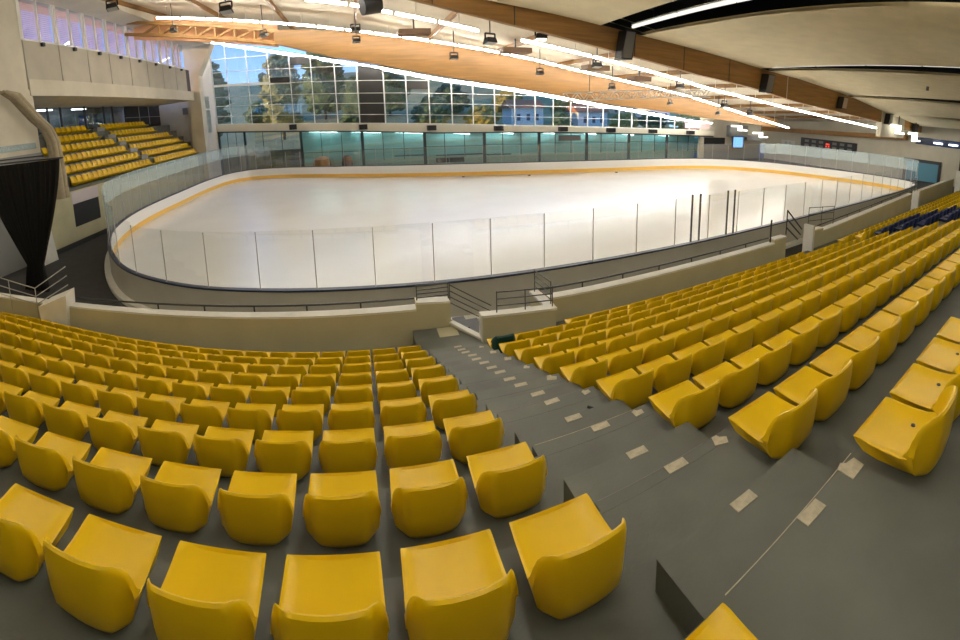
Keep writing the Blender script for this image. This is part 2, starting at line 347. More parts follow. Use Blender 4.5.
# ------------------------------------------------------------------ seats
def sm(a, b, x):
    t = max(0, min(1, (x - a) / (b - a))); return t * t * (3 - 2 * t)
PROF = [(.197, .128), (.200, .142), (.190, .150), (.165, .150), (.10, .142), (.02, .137), (-.07, .137), (-.120, .150), (-.150, .185), (-.168, .26), (-.178, .345), (-.184, .368),
        (-.195, .375), (-.206, .367), (-.210, .34), (-.207, .26), (-.200, .16), (-.184, .075), (-.152, .020), (-.10, .0), (-.03, .0), (.07, .02), (.14, .07), (.185, .112)]
HW = [.200, .206, .208, .209, .211, .213, .216, .219, .221, .222, .221, .220, .220, .221, .222, .221, .217, .205, .180, .146, .152, .172, .191, .199]
UU = [-1, -.985, -.955, -.91, -.85, -.77, -.67, -.5, -.25, 0, .25, .5, .67, .77, .85, .91, .955, .985, 1]
def seat_mesh(name, m, us=UU, step=1):
    idx = list(range(0, len(PROF), step)); rows = []
    for u in us:
        a = abs(u); t_ = max(0, (a - .60) / .40); H = .08 + .92 * max(0, 1 - t_ ** 2.3) ** .6; row = []
        edge = .006 * sm(.94, 1, a)
        for k in idx:
            y, z = PROF[k]; x = HW[k] * u
            w = .03 * a * a
            if 7 <= k <= 20: y -= .045
            if k == 6: y -= .025
            if 8 <= k <= 18:
                wrap = .088 * sm(.62, 1.05, a) + w
                kk = 1 if k <= 16 else (.75 if k == 17 else .45)
                y += wrap * kk
                if k <= 16 and z > .15: z = .15 + (z - .15) * H
            elif k == 7: y += .06 * sm(.62, 1.05, a)
            elif k == 6: y += .03 * sm(.58, 1.04, a)
            if 2 <= k <= 7:
                z -= .022 * (1 - a ** 4); z -= edge
            if k in (1, 2): z -= 0
            if k in (18, 19, 20, 21): z += .022 * a ** 3
            row.append((x, y, z))
        rows.append(row)
    n = len(idx); mb = MB(); vs = [p for r in rows for p in r]; fs = []
    for i in range(len(us) - 1):
        for k in range(n): fs.append((i * n + k, i * n + (k + 1) % n, (i + 1) * n + (k + 1) % n, (i + 1) * n + k))
    def cap(b, flip):
        # strip the closing polygon from both sides of the loop
        L = list(range(n)); 
        lo, hi = 0, n - 1
        while hi - lo >= 2:
            q = [b + lo, b + lo + 1, b + hi - 1, b + hi] if hi - lo > 2 else [b + lo, b + lo + 1, b + hi]
            fs.append(tuple(q[::-1] if flip else q)); lo += 1; hi -= 1
    cap(0, True); cap((len(us) - 1) * n, False)
    mb.add(vs, fs)
    return mb.mesh(name, m, True)
SEAT_Y = seat_mesh('stadium_seat', YEL); SEAT_B = seat_mesh('navy_seat', BLUE); SEAT_G = seat_mesh('green_seat', GREEN)
BOLT = MB().tube([(0, 0, 0), (0, 0, .006)], .013, 10).mesh('bolt', BLACK, True)

ORD = ['zeroth', 'first', 'second', 'third', 'fourth', 'fifth', 'sixth', 'seventh', 'eighth', 'ninth', 'tenth', 'eleventh', 'twelfth', 'thirteenth', 'fourteenth', 'fifteenth', 'sixteenth',
       'seventeenth', 'eighteenth', 'nineteenth', 'twentieth']
TENS = {2: 'twenty', 3: 'thirty', 4: 'forty', 5: 'fifty', 6: 'sixty', 7: 'seventy', 8: 'eighty', 9: 'ninety'}
def ordw(n):
    if n <= 20: return ORD[n]
    return TENS[n // 10] + ('ieth' if False else '-' + ORD[n % 10] if n % 10 else '').replace('--', '-') if n % 10 else TENS[n // 10][:-1] + 'ieth'
ROWN = {8: 'front row', 7: 'second row', 6: 'third row', 5: 'fourth row', 4: 'fifth row', 3: 'sixth row', 2: 'seventh row', 1: 'eighth row', 0: 'ninth row', -1: 'tenth row'}
cand = []                                                    # (distance, kind, x, y, z, rz, label, group)
def visible(x, y, z, m=24):
    a, b = PX((x, y, z)); return -m < a < 960 + m and b < 700
for i in range(-1, 9):
    for j in range(0, 24):
        X = XLi(i) - PLi(i) * j; Y = Yi(i) + bend(X, i) - .2; Z = Ti(i)
        if i == -1: X -= .02; Y -= .08
        if not visible(X, Y, Z + .3): continue
        s = (bend(X + .1, i) - bend(X - .1, i)) / .2
        lab = f'yellow seat, {ROWN[i]} of the curved block, {"at the stairway" if j == 0 else ordw(j + 1) + " from the stairway"}'
        cand.append((math.dist((X, Y, Z), (0, 0, CAMZ)), 'Y', X, Y, Z, math.atan(s), lab, 'yellow seats of the curved block'))
for i in range(-1, 9):
    x0 = 2.2162 + .0067 * i if i < 8 else 2.27 + .4655 * 4
    dy = -.0062 + .0111 * min(i, 7) if i < 8 else .05
    j = 0; X = x0; blk = 1; c = 0
    while X < 49.3:
        if blk == 1 and X > (13.3 if i < 8 else 11.7): blk = 2; X = 14.75; c = 0
        Y = Yi(i) + dy - .2; Z = Ti(i) + lift(X)
        if visible(X, Y, Z + .3, 10):
            kind = 'Y'
            
            if blk == 2 and 3 <= i <= 6 and 0 <= c < 8: kind = 'B'
            where = 'stairway' if blk == 1 else 'second stairway'
            if i == 8 and blk == 1: where = 'stair well wall'
            col_ = {'Y': 'yellow', 'G': 'dark green', 'B': 'navy blue'}[kind]
            lab = f'{col_} seat, {ROWN[i]} of the {"long straight" if blk == 1 else "distant"} block, {ordw(c + 1)} from the {where}'
            cand.append((math.dist((X, Y, Z), (0, 0, CAMZ)), kind, X, Y, Z, 0, lab, {'Y': 'yellow seats of the long straight block' if blk == 1 else 'yellow seats of the distant block', 'B': 'navy blue seats past the second stairway', 'G': None}[kind]))
        X += .4655; c += 1
cand.sort(key=lambda c: c[0])
rest = []; ny = 0
for d, kind, X, Y, Z, rz, lab, grp in cand:
    if kind == 'Y':
        if ny >= 300: rest.append((X, Y, Z, rz)); continue
        ny += 1
    o = link({'Y': 'stadium_seat', 'B': 'navy_stadium_seat', 'G': 'dark_green_stadium_seat'}[kind], {'Y': SEAT_Y, 'B': SEAT_B, 'G': SEAT_G}[kind], None, (X, Y, Z + .001), rz)
    tag(o, lab, 'seat', grp)
    if lab.startswith('yellow seat, tenth row of the long'):
        for bx, by in ((-.05, -.10), (.07, -.03)):
            link('bolt', BOLT, o, (bx, by, .121))
def cover_mesh():
    mb = MB(); us = [-.93, -.85, -.7, -.5, -.25, 0, .25, .5, .7, .85, .93]; out = []
    src = [v.co.copy() for v in SEAT_Y.vertices]; n = len(PROF)
    for off in (.006, .022):
        rows = []
        for r in range(2, len(UU) - 2):
            row = []
            for k in range(9, 18):
                p = src[r * n + k]; q0, q1 = src[r * n + k - 1], src[r * n + k + 1]; t = (q1 - q0); nn = V((0, t.z, -t.y)).normalized()
                row.append(tuple(p + nn * -off if False else p - V((0, t.z, -t.y)).normalized() * -off))
            rows.append(row)
        out.append(rows); mb.grid(rows)
    return mb.mesh('cover', GREEN, True)
tag(link('garment', cover_mesh(), None, (2.2162 + .0067 * 7, Yi(7) - .0062 + .0111 * 7 - .2, Ti(7) + .001)), 'dark green garment draped over the back of the seat by the stair well', 'garment')
# side stand across the ice: positions of the same seats, turned to face the rink
SIDE = []
def sidez(k): return 3.72 + .645 * k + (.02 * k)             # front row k = 0
RANGE = {5: ((26.2, 30.2), (33.0, 40.8)), 4: ((24.8, 30.6), (33.3, 41.2)), 3: ((23.2, 31.8), (33.2, 43.2)), 2: ((22.2, 32.3), (33.7, 44.0)), 1: ((22.8, 33.0), (34.3, 44.4)), 0: ((22.9, 33.6), (35.0, 44.5))}
for k in range(6):
    for a, b in RANGE[k]:
        n = int((b - a) / .62)
        for q in range(n + 1): SIDE.append((-16.25 - .72 * k, a + (b - a) * q / n, sidez(k) - .32, -PI / 2))
mb = MB(); low = seat_mesh('low', YEL, [-1, -.88, -.66, -.3, .3, .66, .88, 1], 2)
lv = [v.co.copy() for v in low.vertices]; lf = [tuple(p.vertices) for p in low.polygons]
for (X, Y, Z, rz) in rest + SIDE:
    c, s = math.cos(rz), math.sin(rz); sc = 1.0 if rz > -1 else 1.35; zs = 1.0 if rz > -1 else 1.6
    mb.add([(X + (v.x * c - v.y * s) * sc, Y + (v.x * s + v.y * c) * sc, Z + v.z * zs) for v in lv], lf)
o = link('yellow_seats', mb.mesh('yellow_seats', YEL, True)); tag(o, 'all the remaining small yellow seats, far along the near stand and in the side stand', 'seats', None, 'stuff')

# ------------------------------------------------------------------ rink
raw = [(-3, 12.26), (-5.65, 12.69), (-8.1, 13.9), (-10.0, 15.9), (-11.63, 18.42), (-12.76, 20.86), (-13.66, 24.47), (-14.0, 28.44), (-13.95, 33.5), (-13.75, 39.5), (-13.0, 44.0), (-11.2, 46.3), (-8.6, 46.4), (-5.42, 45.4),
       (3.78, 41.3), (13.84, 38.2), (21.4, 36.6), (30.0, 35.2), (34.4, 32.9), (37.3, 28.9), (38.8, 24.0), (39.7, 19.5), (39.6, 16.2), (38.7, 14.2), (36, 13.1), (28.05, 12.5), (19.25, 12.16), (11, 11.95), (5, 11.98), (1.57, 12.05)]
def catmull(P, n=5):
    out = []; m = len(P)
    for i in range(m):
        p0, p1, p2, p3 = (V((*P[(i + k) % m], 0)) for k in (-1, 0, 1, 2))
        for q in range(n):
            t = q / n
            out.append(.5 * ((2 * p1) + (p2 - p0) * t + (2 * p0 - 5 * p1 + 4 * p2 - p3) * t * t + (3 * p1 - p0 - 3 * p2 + p3) * t ** 3))
    return out
OUT = catmull(raw)
NO = len(OUT)
def offset(P, d):
    m = len(P); r = []
    for i in range(m):
        t = (P[(i + 1) % m] - P[i - 1]).normalized(); r.append(P[i] + V((t.y, -t.x, 0)) * d)   # d > 0: outwards? (path runs clockwise seen from above)
    return r
cx = sum(p.x for p in OUT) / NO; cyy = sum(p.y for p in OUT) / NO
test = offset(OUT, .1); sgn = 1 if sum((q - V((cx, cyy, 0))).length for q in test) > sum((q - V((cx, cyy, 0))).length for q in OUT) else -1
def ring(d): return offset(OUT, d * sgn)
def loopwall(d0, d1, z0, z1):
    A, B = ring(d0), ring(d1); mb = MB(); vs = []; fs = []
    for a, b in zip(A, B): vs += [(a.x, a.y, z0), (b.x, b.y, z0), (b.x, b.y, z1), (a.x, a.y, z1)]
    for i in range(NO):
        p, q = i * 4, ((i + 1) % NO) * 4
        for k in range(4): fs.append((p + k, p + (k + 1) % 4, q + (k + 1) % 4, q + k))
    return mb.add(vs, fs)
ib = ring(-.12)
mb = MB(); mb.add([(p.x, p.y, .1) for p in ib] + [(p.x, p.y, -.02) for p in ib], [tuple(range(NO))[::1], tuple(range(2 * NO - 1, NO - 1, -1))] + [(i, (i + 1) % NO, NO + (i + 1) % NO, NO + i) for i in range(NO)])
struct(mb.build('floor_ice', ICE))
rb = empty('rink_boards', (5, 24, 0)); OFF = V((5, 24, 0))
def rbuild(mb, name, m, smooth=True):
    mb.v = [(x - 5, y - 24, z) for x, y, z in mb.v]; return mb.build(name, m, rb, smooth)
rbuild(loopwall(0, .06, .0, 1.14), 'outer_cladding', BOARDM)
rbuild(loopwall(-.1, -.005, .08, 1.14), 'inner_facing', BOARDIN)
rbuild(loopwall(-.115, -.105, .12, .44), 'kick_strip', KICK)
rbuild(loopwall(-.11, .08, 1.145, 1.2), 'top_rail', BLUET)
rbuild(loopwall(.065, .34, 0, .15), 'base_kerb', COPING)
tag(rb, 'oval grey-white rink boards with dark blue top rail, orange kick strip and clear glass', 'rink boards')
# arc-length walk for glass panels
CEN = ring(-.02); acc = [0]
for i in range(NO): acc.append(acc[-1] + (CEN[(i + 1) % NO] - CEN[i]).length)
LEN = acc[-1]
def at(s):
    s %= LEN
    for i in range(NO):
        if acc[i] <= s <= acc[i + 1]:
            return CEN[i].lerp(CEN[(i + 1) % NO], (s - acc[i]) / (acc[i + 1] - acc[i]))
npan = 92; sp = LEN / npan
def gtop(p):       # taller shield at the two ends
    e = max(sm(-7.5, -11, p.x) if p.x < 0 else 0, sm(35, 38, p.x))
    far = 1 if p.y > 30 and p.x > -12 else 0
    hi = 3.75 if p.x < 10 else 3.2
    return lerp(2.9, hi, e) if not far else lerp(2.75, hi, e)
for k in range(npan):
    s0, s1 = k * sp + .03, (k + 1) * sp - .03
    pts = [at(lerp(s0, s1, q / 4)) for q in range(5)]; zt = gtop(at((s0 + s1) / 2))
    zb = 1.2; mb = MB()
    def sheet(a, b):
        m2 = MB(); n_ = len(pts); vs = []
        for q, p in enumerate(pts):
            t = (pts[min(q + 1, n_ - 1)] - pts[max(q - 1, 0)]).normalized(); nn = V((t.y, -t.x, 0)) * .006
            vs += [(p.x + nn.x, p.y + nn.y, a), (p.x - nn.x, p.y - nn.y, a), (p.x - nn.x, p.y - nn.y, b), (p.x + nn.x, p.y + nn.y, b)]
        fs = [(0, 1, 2, 3), tuple(4 * (n_ - 1) + z for z in (3, 2, 1, 0))]
        for q in range(n_ - 1):
            for z in range(4): fs.append((4 * q + z, 4 * q + (z + 1) % 4, 4 * q + 4 + (z + 1) % 4, 4 * q + 4 + z))
        return m2.add(vs, fs)
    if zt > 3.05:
        rbuild(sheet(1.2, zt - 1.05), 'glass_pane', GLG, False); rbuild(sheet(zt - 1.04, zt), 'upper_pane_painted_reflection', GLB, False)  # window reflections put into the pale blue of the upper panes
    else:
        rbuild(sheet(1.2, zt), 'glass_pane', GL, False)
    p = at(k * sp); t = (at(k * sp + .05) - at(k * sp - .05)).normalized()
    h = max(gtop(at(k * sp - .3)), gtop(at(k * sp + .3)))
    rbuild(MB().bar((p.x, p.y, 1.15), (p.x, p.y, h - .02), .026, .026, up=(t.x, t.y, 0)), 'glass_post', ALU, False)
for X in (10.9, 11.3, 12.75, 13.15):                          # the gate posts by the second stair opening
    rbuild(MB().bar((X, 12.03, .2), (X, 12.03, 2.95), .05, .05), 'gate_post', DSTEEL, False)
for q, X in enumerate((14.5, 22.5, 9.0)):
    tag(MB().tube([(X, [36.9, 35.4, 38.6][q], .1), (X, [36.9, 35.4, 38.6][q], .16)], .12, 10).build('puck', BLACK, smooth=True),
        ['small black puck lying by the far boards, middle one', 'small black puck lying by the far boards, toward the screen end', 'small black puck lying by the far boards, toward the side stand'][q], 'puck')

# ------------------------------------------------------------------ side stand and side wall (X = -16)
poly = [(-15.95, -.05), (-15.95, 3.35)]
for k in range(6): poly += [(-15.95 - .72 * k, sidez(k) - .33), (-15.95 - .72 * (k + 1), sidez(k) - .33)]
poly += [(-20.6, sidez(5) - .33), (-20.6, -.05)]
struct(MB().prism(poly, 'y', 21.4, 46.2).build('floor_side_stand', CONC))
mb = MB()
for k in range(6):
    y = lerp(33.3, 31.4, k / 5) + .6
    struct(MB().box(-16.3 - .72 * k, -15.96 - .72 * k, y - .6, y + .6, sidez(k) - .34, sidez(k) - .02).build('floor_half_step', GREYW)) if k else None
w = struct(MB().box(-15.95, -15.8, 18.4, 46.2, 0, 3.2).build('wall_side_stand_front', CREAMW))
MB().box(-15.8, -15.78, 21.6, 24.4, 1.1, 2.45).build('dark_opening', BLACK, w); MB().box(-15.8, -15.77, 21.55, 24.45, 2.46, 3.15).build('pale_panel', PINKP, w)
MB().box(-15.8, -15.74, 18.4, 46, 0, .28).build('plinth', DSTEEL, w)
struct(MB().hexa([(-16.2, 17.2, 0), (-15.1, 17.2, 0), (-15.1, 18.7, 0), (-16.2, 18.7, 0)], [(-16.2, 17.2, 2.9), (-15.7, 17.2, 2.9), (-15.5, 18.7, 2.9), (-16.2, 18.7, 2.9)]).build('wall_side_slab', COPING))
# lower wall under the balcony, with dark recess behind the curtain
struct(MB().box(-22, -16.1, 9.2, 19.7, 5.75, 6.1).build('floor_balcony', CONCW))
struct(MB().box(-16.25, -16.05, 9.2, 19.7, 0, 5.75).build('wall_left_lower', GREYW))
o = empty('balcony_glass', (-15.97, 17.5, 6.1))
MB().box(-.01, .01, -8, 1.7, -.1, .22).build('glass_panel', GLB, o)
tag(o, 'pale blue glass fascia along the balcony edge above the black curtain', 'balcony glass')
rail('balcony_railing', 'thin four-bar railing on the balcony in front of the beige wall', [(-16.1, 12, 7.0), (-16.1, 19.6, 6.95)], [((-16.1, y, 6.1), (-16.1, y, 7.0)) for y in (12, 14, 16, 17.7, 17.9, 19.6)], .018,
     [[(-16.1, 12, 6.4 + .2 * k), (-16.1, 19.6, 6.4 + .2 * k)] for k in (0, 1, 2)], m=STEEL)
# walls around
struct(MB().box(-20.9, -20.6, 9, 48.5, 0, 7.0).build('wall_side_stand_back', GREYW))
struct(MB().box(-17.6, -16.02, 9, 19.3, 6.1, 16).build('wall_left', CONCW))          # beige wall above the balcony
struct(MB().box(-20.6, -16.02, 19.3, 19.6, 6.1, 9.2).build('wall_left_return', CONCW))
struct(MB().box(-20.6, -15.95, 46.2, 46.6, 0, 9.2).build('wall_side_stand_end', CONCW))
# glazed gallery behind the top row
gal = [20.2, 21.6, 25.2, 26.6, 28.2, 31.5, 34.5, 36.0, 38.2]
wn = 40
for a, b in zip(gal, gal[1:]):
    wn += 1; w = struct(MB().box(-20.68, -20.55, a - .06, a + .06, 6.9, 9.2).box(-20.68, -20.55, a, b, 7.0, 7.08).box(-20.66, -20.56, a, b, 8.72, 8.76).build(f'window_{wn}', DSTEEL))
    MB().box(-20.63, -20.61, a, b, 7.05, 9.2).build('pane', DGL, w)
dr = struct(MB().box(-20.7, -20.58, 38.3, 46.2, 6.9, 9.2).build('door_1', BLACK))
for y in (41.2, 43.4): MB().box(-20.57, -20.54, y - .05, y + .05, 6.95, 9.2).build('frame', STEEL, dr)
MB().box(-20.57, -20.54, 38.3, 46.2, 7.75, 7.8).build('push_bar', STEEL, dr)
# room behind the gallery glass
struct(MB().box(-25, -24.8, 19, 47, 6.8, 9.3).build('wall_gallery_back', mat('gallery_room', (.50, .55, .62), .8, noise=.6, nscale=.6, col2=(.14, .16, .19))))
struct(MB().box(-25, -20.6, 19, 47, 6.7, 6.9).build('floor_gallery', GREYW)); struct(MB().box(-25, -20.6, 19, 47, 9.3, 9.5).build('ceiling_gallery', WHITEF))
tag(MB().box(-24.8, -24.7, 27, 29.6, 7.7, 8.5).build('wall_television', SCREEN), 'glowing blue screen inside the glazed gallery behind the side stand', 'screen')
tag(MB().box(-24.7, -24.6, 36.6, 38.2, 7.6, 8.6).build('wall_poster', POSTERB), 'blue poster panel inside the gallery beside the black doors', 'poster')
# ledge and clerestory windows
struct(MB().box(-20.6, -15.95, 19.4, 45.0, 8.85, 9.75).build('wall_left_ledge', CONCW))
pan = [19.35, 22.6, 25.7, 28.5, 31.6, 34.6, 37.7, 40.7, 43.4]
for a, b in zip(pan, pan[1:]):
    w = struct(MB().box(-16.3, -16.0, a + .04, b - .04, 9.75, 11.9).build('wall_left_panel', PANELC))
struct(MB().box(-16.35, -16.1, 19.6, 44.6, 9.75, 11.9).build('wall_left_core', DSTEEL))
for n_, (a, b) in enumerate(zip(pan, pan[1:])):
    w = struct(MB().box(-16.2, -15.98, a - .14, a + .14, 11.9, 14.2).box(-16.15, -16.0, (a + b) / 2 - .05, (a + b) / 2 + .05, 11.9, 14.2).box(-16.2, -15.98, a, b, 11.86, 11.95).build(f'window_{n_ + 1}', WHITEF))
    MB().box(-16.11, -16.10, a, b, 11.9, 14.2).build('pane', WGL, w)
    mb = MB()
    for q in range(19):
        z = 11.98 + q * .116
        mb.hexa([(-16.30, a + .15, z), (-16.24, a + .15, z + .05), (-16.24, a + .15, z + .056), (-16.30, a + .15, z + .006)], [(-16.30, b - .15, z), (-16.24, b - .15, z + .05), (-16.24, b - .15, z + .056), (-16.30, b - .15, z + .006)])
    mb.build('blind', BLINDM, w)
    tag(MB().box(-15.97, -15.8, (a + b) / 2 - .12, (a + b) / 2 + .12, 11.62, 11.82).build('wall_lamp', BLACK), f'small black lamp under the side wall windows, {ordw(n_ + 1)} from the camera end', 'lamp', 'small lamps under the clerestory windows')
struct(MB().box(-17.5, -14.1, 9, 46.5, 14.2, 15.0).build('ceiling_edge_beam', CONCW))
# column at the far end of the side stand, flared at the top
struct(MB().prism([(-16.7, 0), (-15.3, 0), (-15.3, 11.3), (-13.6, 14.2), (-16.7, 14.2)], 'y', 45.0, 46.3).build('wall_column', CONCW))
w = struct(MB().box(-16.3, -16.0, 46.3, 52.2, 0, 15.6).build('wall_left_far', BRICKW))
MB().box(-16.0, -15.97, 48.0, 49.8, 5.4, 9.4).build('narrow_window', WGL, w); MB().box(-16.0, -15.96, 47.9, 49.9, 7.9, 8.05).build('transom', WHITEF, w)
tag(MB().box(-17.8, -17.3, 46.0, 46.2, 7.6, 8.3).build('wall_speaker', GREYC), 'grey wall speaker beside the black doors of the side stand', 'speaker')

# black gathered curtain on a rail
def curtain(name, m, label, X0, X1, Y, ztop, ztie, zbot, xt, wt, folds, xb0, xb1):
    mb = MB(); rows = []; n = folds * 6
    for zi in range(25):
        z = lerp(ztop, zbot, zi / 24)
        if z > ztie: t = ((ztop - z) / (ztop - ztie)); t = t ** 1.3; a, b = lerp(X0, xt - wt, t), lerp(X1, xt + wt, t)
        else: t = (ztie - z) / max(.01, ztie - zbot); a, b = lerp(xt - wt, xb0, t), lerp(xt + wt, xb1, t)
        rows.append([(lerp(a, b, k / n), Y + .10 * math.sin(2 * PI * folds * k / n) * (1 + .4 * math.sin(k * .37)) , z) for k in range(n + 1)])
    mb.grid(rows); mb.grid([[(x, y + .03, z) for x, y, z in r] for r in rows])
    return mb.build(name, m, None, True)
cu = empty('stage_curtain', (-12.3, 14.2, 5.5))
c1 = curtain('c', CURT, '', -15.4, -10.75, 14.2, 5.45, 1.15, .02, -12.75, .42, 16, -13.5, -12.2); c1.name = 'fabric'; c1.parent = cu; c1.location = (12.3, -14.2, -5.5)
MB().tube([(-3.2, 0, .06), (1.75, 0, -.02)], .035, 8).build('curtain_rail', DSTEEL, cu, True); MB().tube([(-3.2, .25, .2), (.6, .25, .14)], .03, 8).build('upper_rail', DSTEEL, cu, True)
tag(cu, 'black curtain gathered in folds and tied near the floor under the balcony', 'curtain')
pts = [(-15.4, 16.6, 8.95), (-15.3, 17.3, 8.7), (-15.25, 18.5, 7.6), (-15.2, 19.35, 6.95), (-15.2, 19.75, 6.2), (-15.2, 19.8, 5.2), (-15.2, 19.8, 4.2), (-15.2, 19.75, 3.1)]
o = empty('fabric_bundle', (-15.2, 19.8, 3.1))
for q in range(4):
    ox, oy = [(-.1, -.12), (.06, -.05), (-.03, .12), (.08, .18)][q]
    MB().tube([(p[0] + ox + 15.2, p[1] - 19.8 + oy * (1 + .8 * max(0, k - 3) / 4), p[2] - 3.1) for k, p in enumerate(pts)], [.08, .2, .2, .19, .2, .22, .24, .27], 10).build('fold', BEIGEC, o, True)
tag(o, 'rolled beige fabric hanging from the side wall down past the balcony corner', 'fabric')

# ------------------------------------------------------------------ far glass wall
def fw(X, z, d=0): return (X + d * .168, FY(X) - d * .986, z)
MUL = [-15.93, -14.1, -11.59, -9.11, -6.71, -4.37, -1.87, .47, 3.19, 5.47, 7.79, 10.11, 12.29, 14.53, 16.64, 18.84, 20.81, 22.76, 24.7, 26.51, 28.43, 30.03, 31.93, 33.76, 35.64, 37.74, 39.92, 42]
def ztop(X): return interp(X, S3) + .35
def fbar(mb, xa, za, xb, zb, w, d0=-.06, d1=.08):
    if abs(xa - xb) < 1e-6:
        return mb.hexa([fw(xa - w, za, d0), fw(xa + w, za, d0), fw(xa + w, za, d1), fw(xa - w, za, d1)], [fw(xb - w, zb, d0), fw(xb + w, zb, d0), fw(xb + w, zb, d1), fw(xb - w, zb, d1)])
    return mb.hexa([fw(xa, za - w, d0), fw(xa, za - w, d1), fw(xa, za + w, d1), fw(xa, za + w, d0)], [fw(xb, zb - w, d0), fw(xb, zb - w, d1), fw(xb, zb + w, d1), fw(xb, zb + w, d0)])
OFFS = [.97, 2.15, 3.2, 4.5, 6.0, 7.5]
wn = 8
for k, (a, b) in enumerate(zip(MUL, MUL[1:])):
    wn += 1
    za, zb = interp(a, SILL), interp(b, SILL); ta, tb = ztop(a), ztop(b)
    mb = MB(); fbar(mb, a, za, a, ta, .045); fbar(mb, a, za + .05, b, zb + .05, .04)
    for q, of in enumerate(OFFS):
        if zb + of < tb - .3: fbar(mb, a, za + of, b, zb + of, .13 if (q == 3 and k < 4) else .026)
    w = struct(mb.build(f'window_{wn}', WHITEF))
    if k == 7: 
        m2 = MB(); m2.hexa([fw(a + .15, za, -.03), fw(b - .1, zb, -.03), fw(b - .1, zb, .05), fw(a + .15, za, .05)], [fw(a + .15, ta, -.03), fw(b - .1, tb, -.03), fw(b - .1, tb, .05), fw(a + .15, ta, .05)]); m2.build('dark_panel', PANELD, w)
    else:
        m2 = MB(); m2.hexa([fw(a, za, .0), fw(b, zb, .0), fw(b, zb, .012), fw(a, za, .012)], [fw(a, ta, .0), fw(b, tb, .0), fw(b, tb, .012), fw(a, ta, .012)]); m2.build('pane', WGL, w)
    for kk, lo, hi in ((3, 4.5, 5.1), (4, 6.3, 7.2), (9, 3.6, 4.4), (5, 6.7, 7.0)):
        if k == kk:
            m2 = MB(); m2.hexa([fw(a + .1, za + lo, .09), fw(b - .1, zb + lo, .09), fw(b - .1, zb + lo, .14), fw(a + .1, za + lo, .14)], [fw(a + .1, za + hi, .09), fw(b - .1, zb + hi, .09), fw(b - .1, zb + hi, .14), fw(a + .1, za + hi, .14)]); m2.build('vent_flap', PANELD, w)
# sill beam
mb = MB(); X = [-16 + 3 * k for k in range(20)]
for a, b in zip(X, X[1:]):
    mb.hexa([fw(a, interp(a, BAND) + .12, -.1), fw(a, interp(a, BAND) + .12, .5), fw(a, interp(a, SILL), .5), fw(a, interp(a, SILL), -.1)],
            [fw(b, interp(b, BAND) + .12, -.1), fw(b, interp(b, BAND) + .12, .5), fw(b, interp(b, SILL), .5), fw(b, interp(b, SILL), -.1)])
sl = struct(mb.build('wall_far_sill_beam', SILLM))
m2 = MB()
for a, b in zip(X, X[1:]):
    m2.hexa([fw(a, interp(a, BAND) - .02, -.1), fw(a, interp(a, BAND) - .02, .42), fw(a, interp(a, BAND) + .12, .42), fw(a, interp(a, BAND) + .12, -.1)],
            [fw(b, interp(b, BAND) - .02, -.1), fw(b, interp(b, BAND) - .02, .42), fw(b, interp(b, BAND) + .12, .42), fw(b, interp(b, BAND) + .12, -.1)])
m2.build('dark_track', DPOST, sl)
for n_, Xs in enumerate((-6.9, .65, 7.7, 14.6, 21.5, 27.0, 32.2, 37.3)):
    z = (interp(Xs, SILL) + interp(Xs, BAND)) / 2 + .1; h = .28 - .01 * n_
    m2 = MB(); m2.hexa([fw(Xs - .42, z - h, .5), fw(Xs + .42, z - h, .5), fw(Xs + .42, z - h, .95), fw(Xs - .42, z - h, .95)], [fw(Xs - .42, z + h, .5), fw(Xs + .42, z + h, .5), fw(Xs + .42, z + h, .95), fw(Xs - .42, z + h, .95)])
    tag(m2.build('sill_speaker', BLACK), f'black loudspeaker box on the far cream band, {ordw(n_ + 1)} from the side stand', 'speaker', 'loudspeakers along the far glass wall')
# lower glazing with teal room behind
POSTS = [-15.9, -12.67, -6.07, .62, 7.15, 13.38, 19.25, 24.63, 29.73, 34.69, 39.17]
for k, (a, b) in enumerate(zip(POSTS, POSTS[1:])):
    wn += 1
    mb = MB(); fbar(mb, a, 0, a, interp(a, BAND), .14)
    for q in (1 / 3, 2 / 3): fbar(mb, lerp(a, b, q), 1.0, lerp(a, b, q), interp(lerp(a, b, q), BAND), .03, -.03, .03)
    fbar(mb, a, 2.2, b, 2.2 - .02 * (b - a), .025, -.03, .03)
    w = struct(mb.build(f'window_{wn}', DPOST)); m2 = MB()
    m2.hexa([fw(a, 0, 0), fw(b, 0, 0), fw(b, 0, .012), fw(a, 0, .012)], [fw(a, interp(a, BAND), 0), fw(b, interp(b, BAND), 0), fw(b, interp(b, BAND), .012), fw(a, interp(a, BAND), .012)]); m2.build('pane', TGL if k > 1 else WGL, w)
def farslab(name, m, xa, xb, d, z0, z1, th=.1):
    mb = MB(); mb.hexa([fw(xa, z0, d), fw(xb, z0, d), fw(xb, z0, d - th), fw(xa, z0, d - th)], [fw(xa, z1, d), fw(xb, z1, d), fw(xb, z1, d - th), fw(xa, z1, d - th)]); return mb.build(name, m)
def farslope(name, m, xa, xb, d, z0, f, th=.1, n=8):
    mb = MB()
    for k in range(n):
        a, b = lerp(xa, xb, k / n), lerp(xa, xb, (k + 1) / n)
        mb.hexa([fw(a, z0, d), fw(a, z0, d - th), fw(a, f(a), d - th), fw(a, f(a), d)], [fw(b, z0, d), fw(b, z0, d - th), fw(b, f(b), d - th), fw(b, f(b), d)])
    return mb.build(name, m)
struct(farslope('wall_far_teal', TEAL, -5.9, 40, -1.6, 1.0, lambda X: interp(X, BAND) + .2)); struct(farslab('wall_far_base', SILLM, -5.9, 40, -1.5, -.2, 1.0))
mb = MB(); mb.grid([[fw(X, interp(X, BAND) + .25, d) for d in (-.1, -1.8)] for X in (-16, -6, 2, 10, 18, 26, 34, 42)]); struct(mb.build('ceiling_far_room', GREYC))
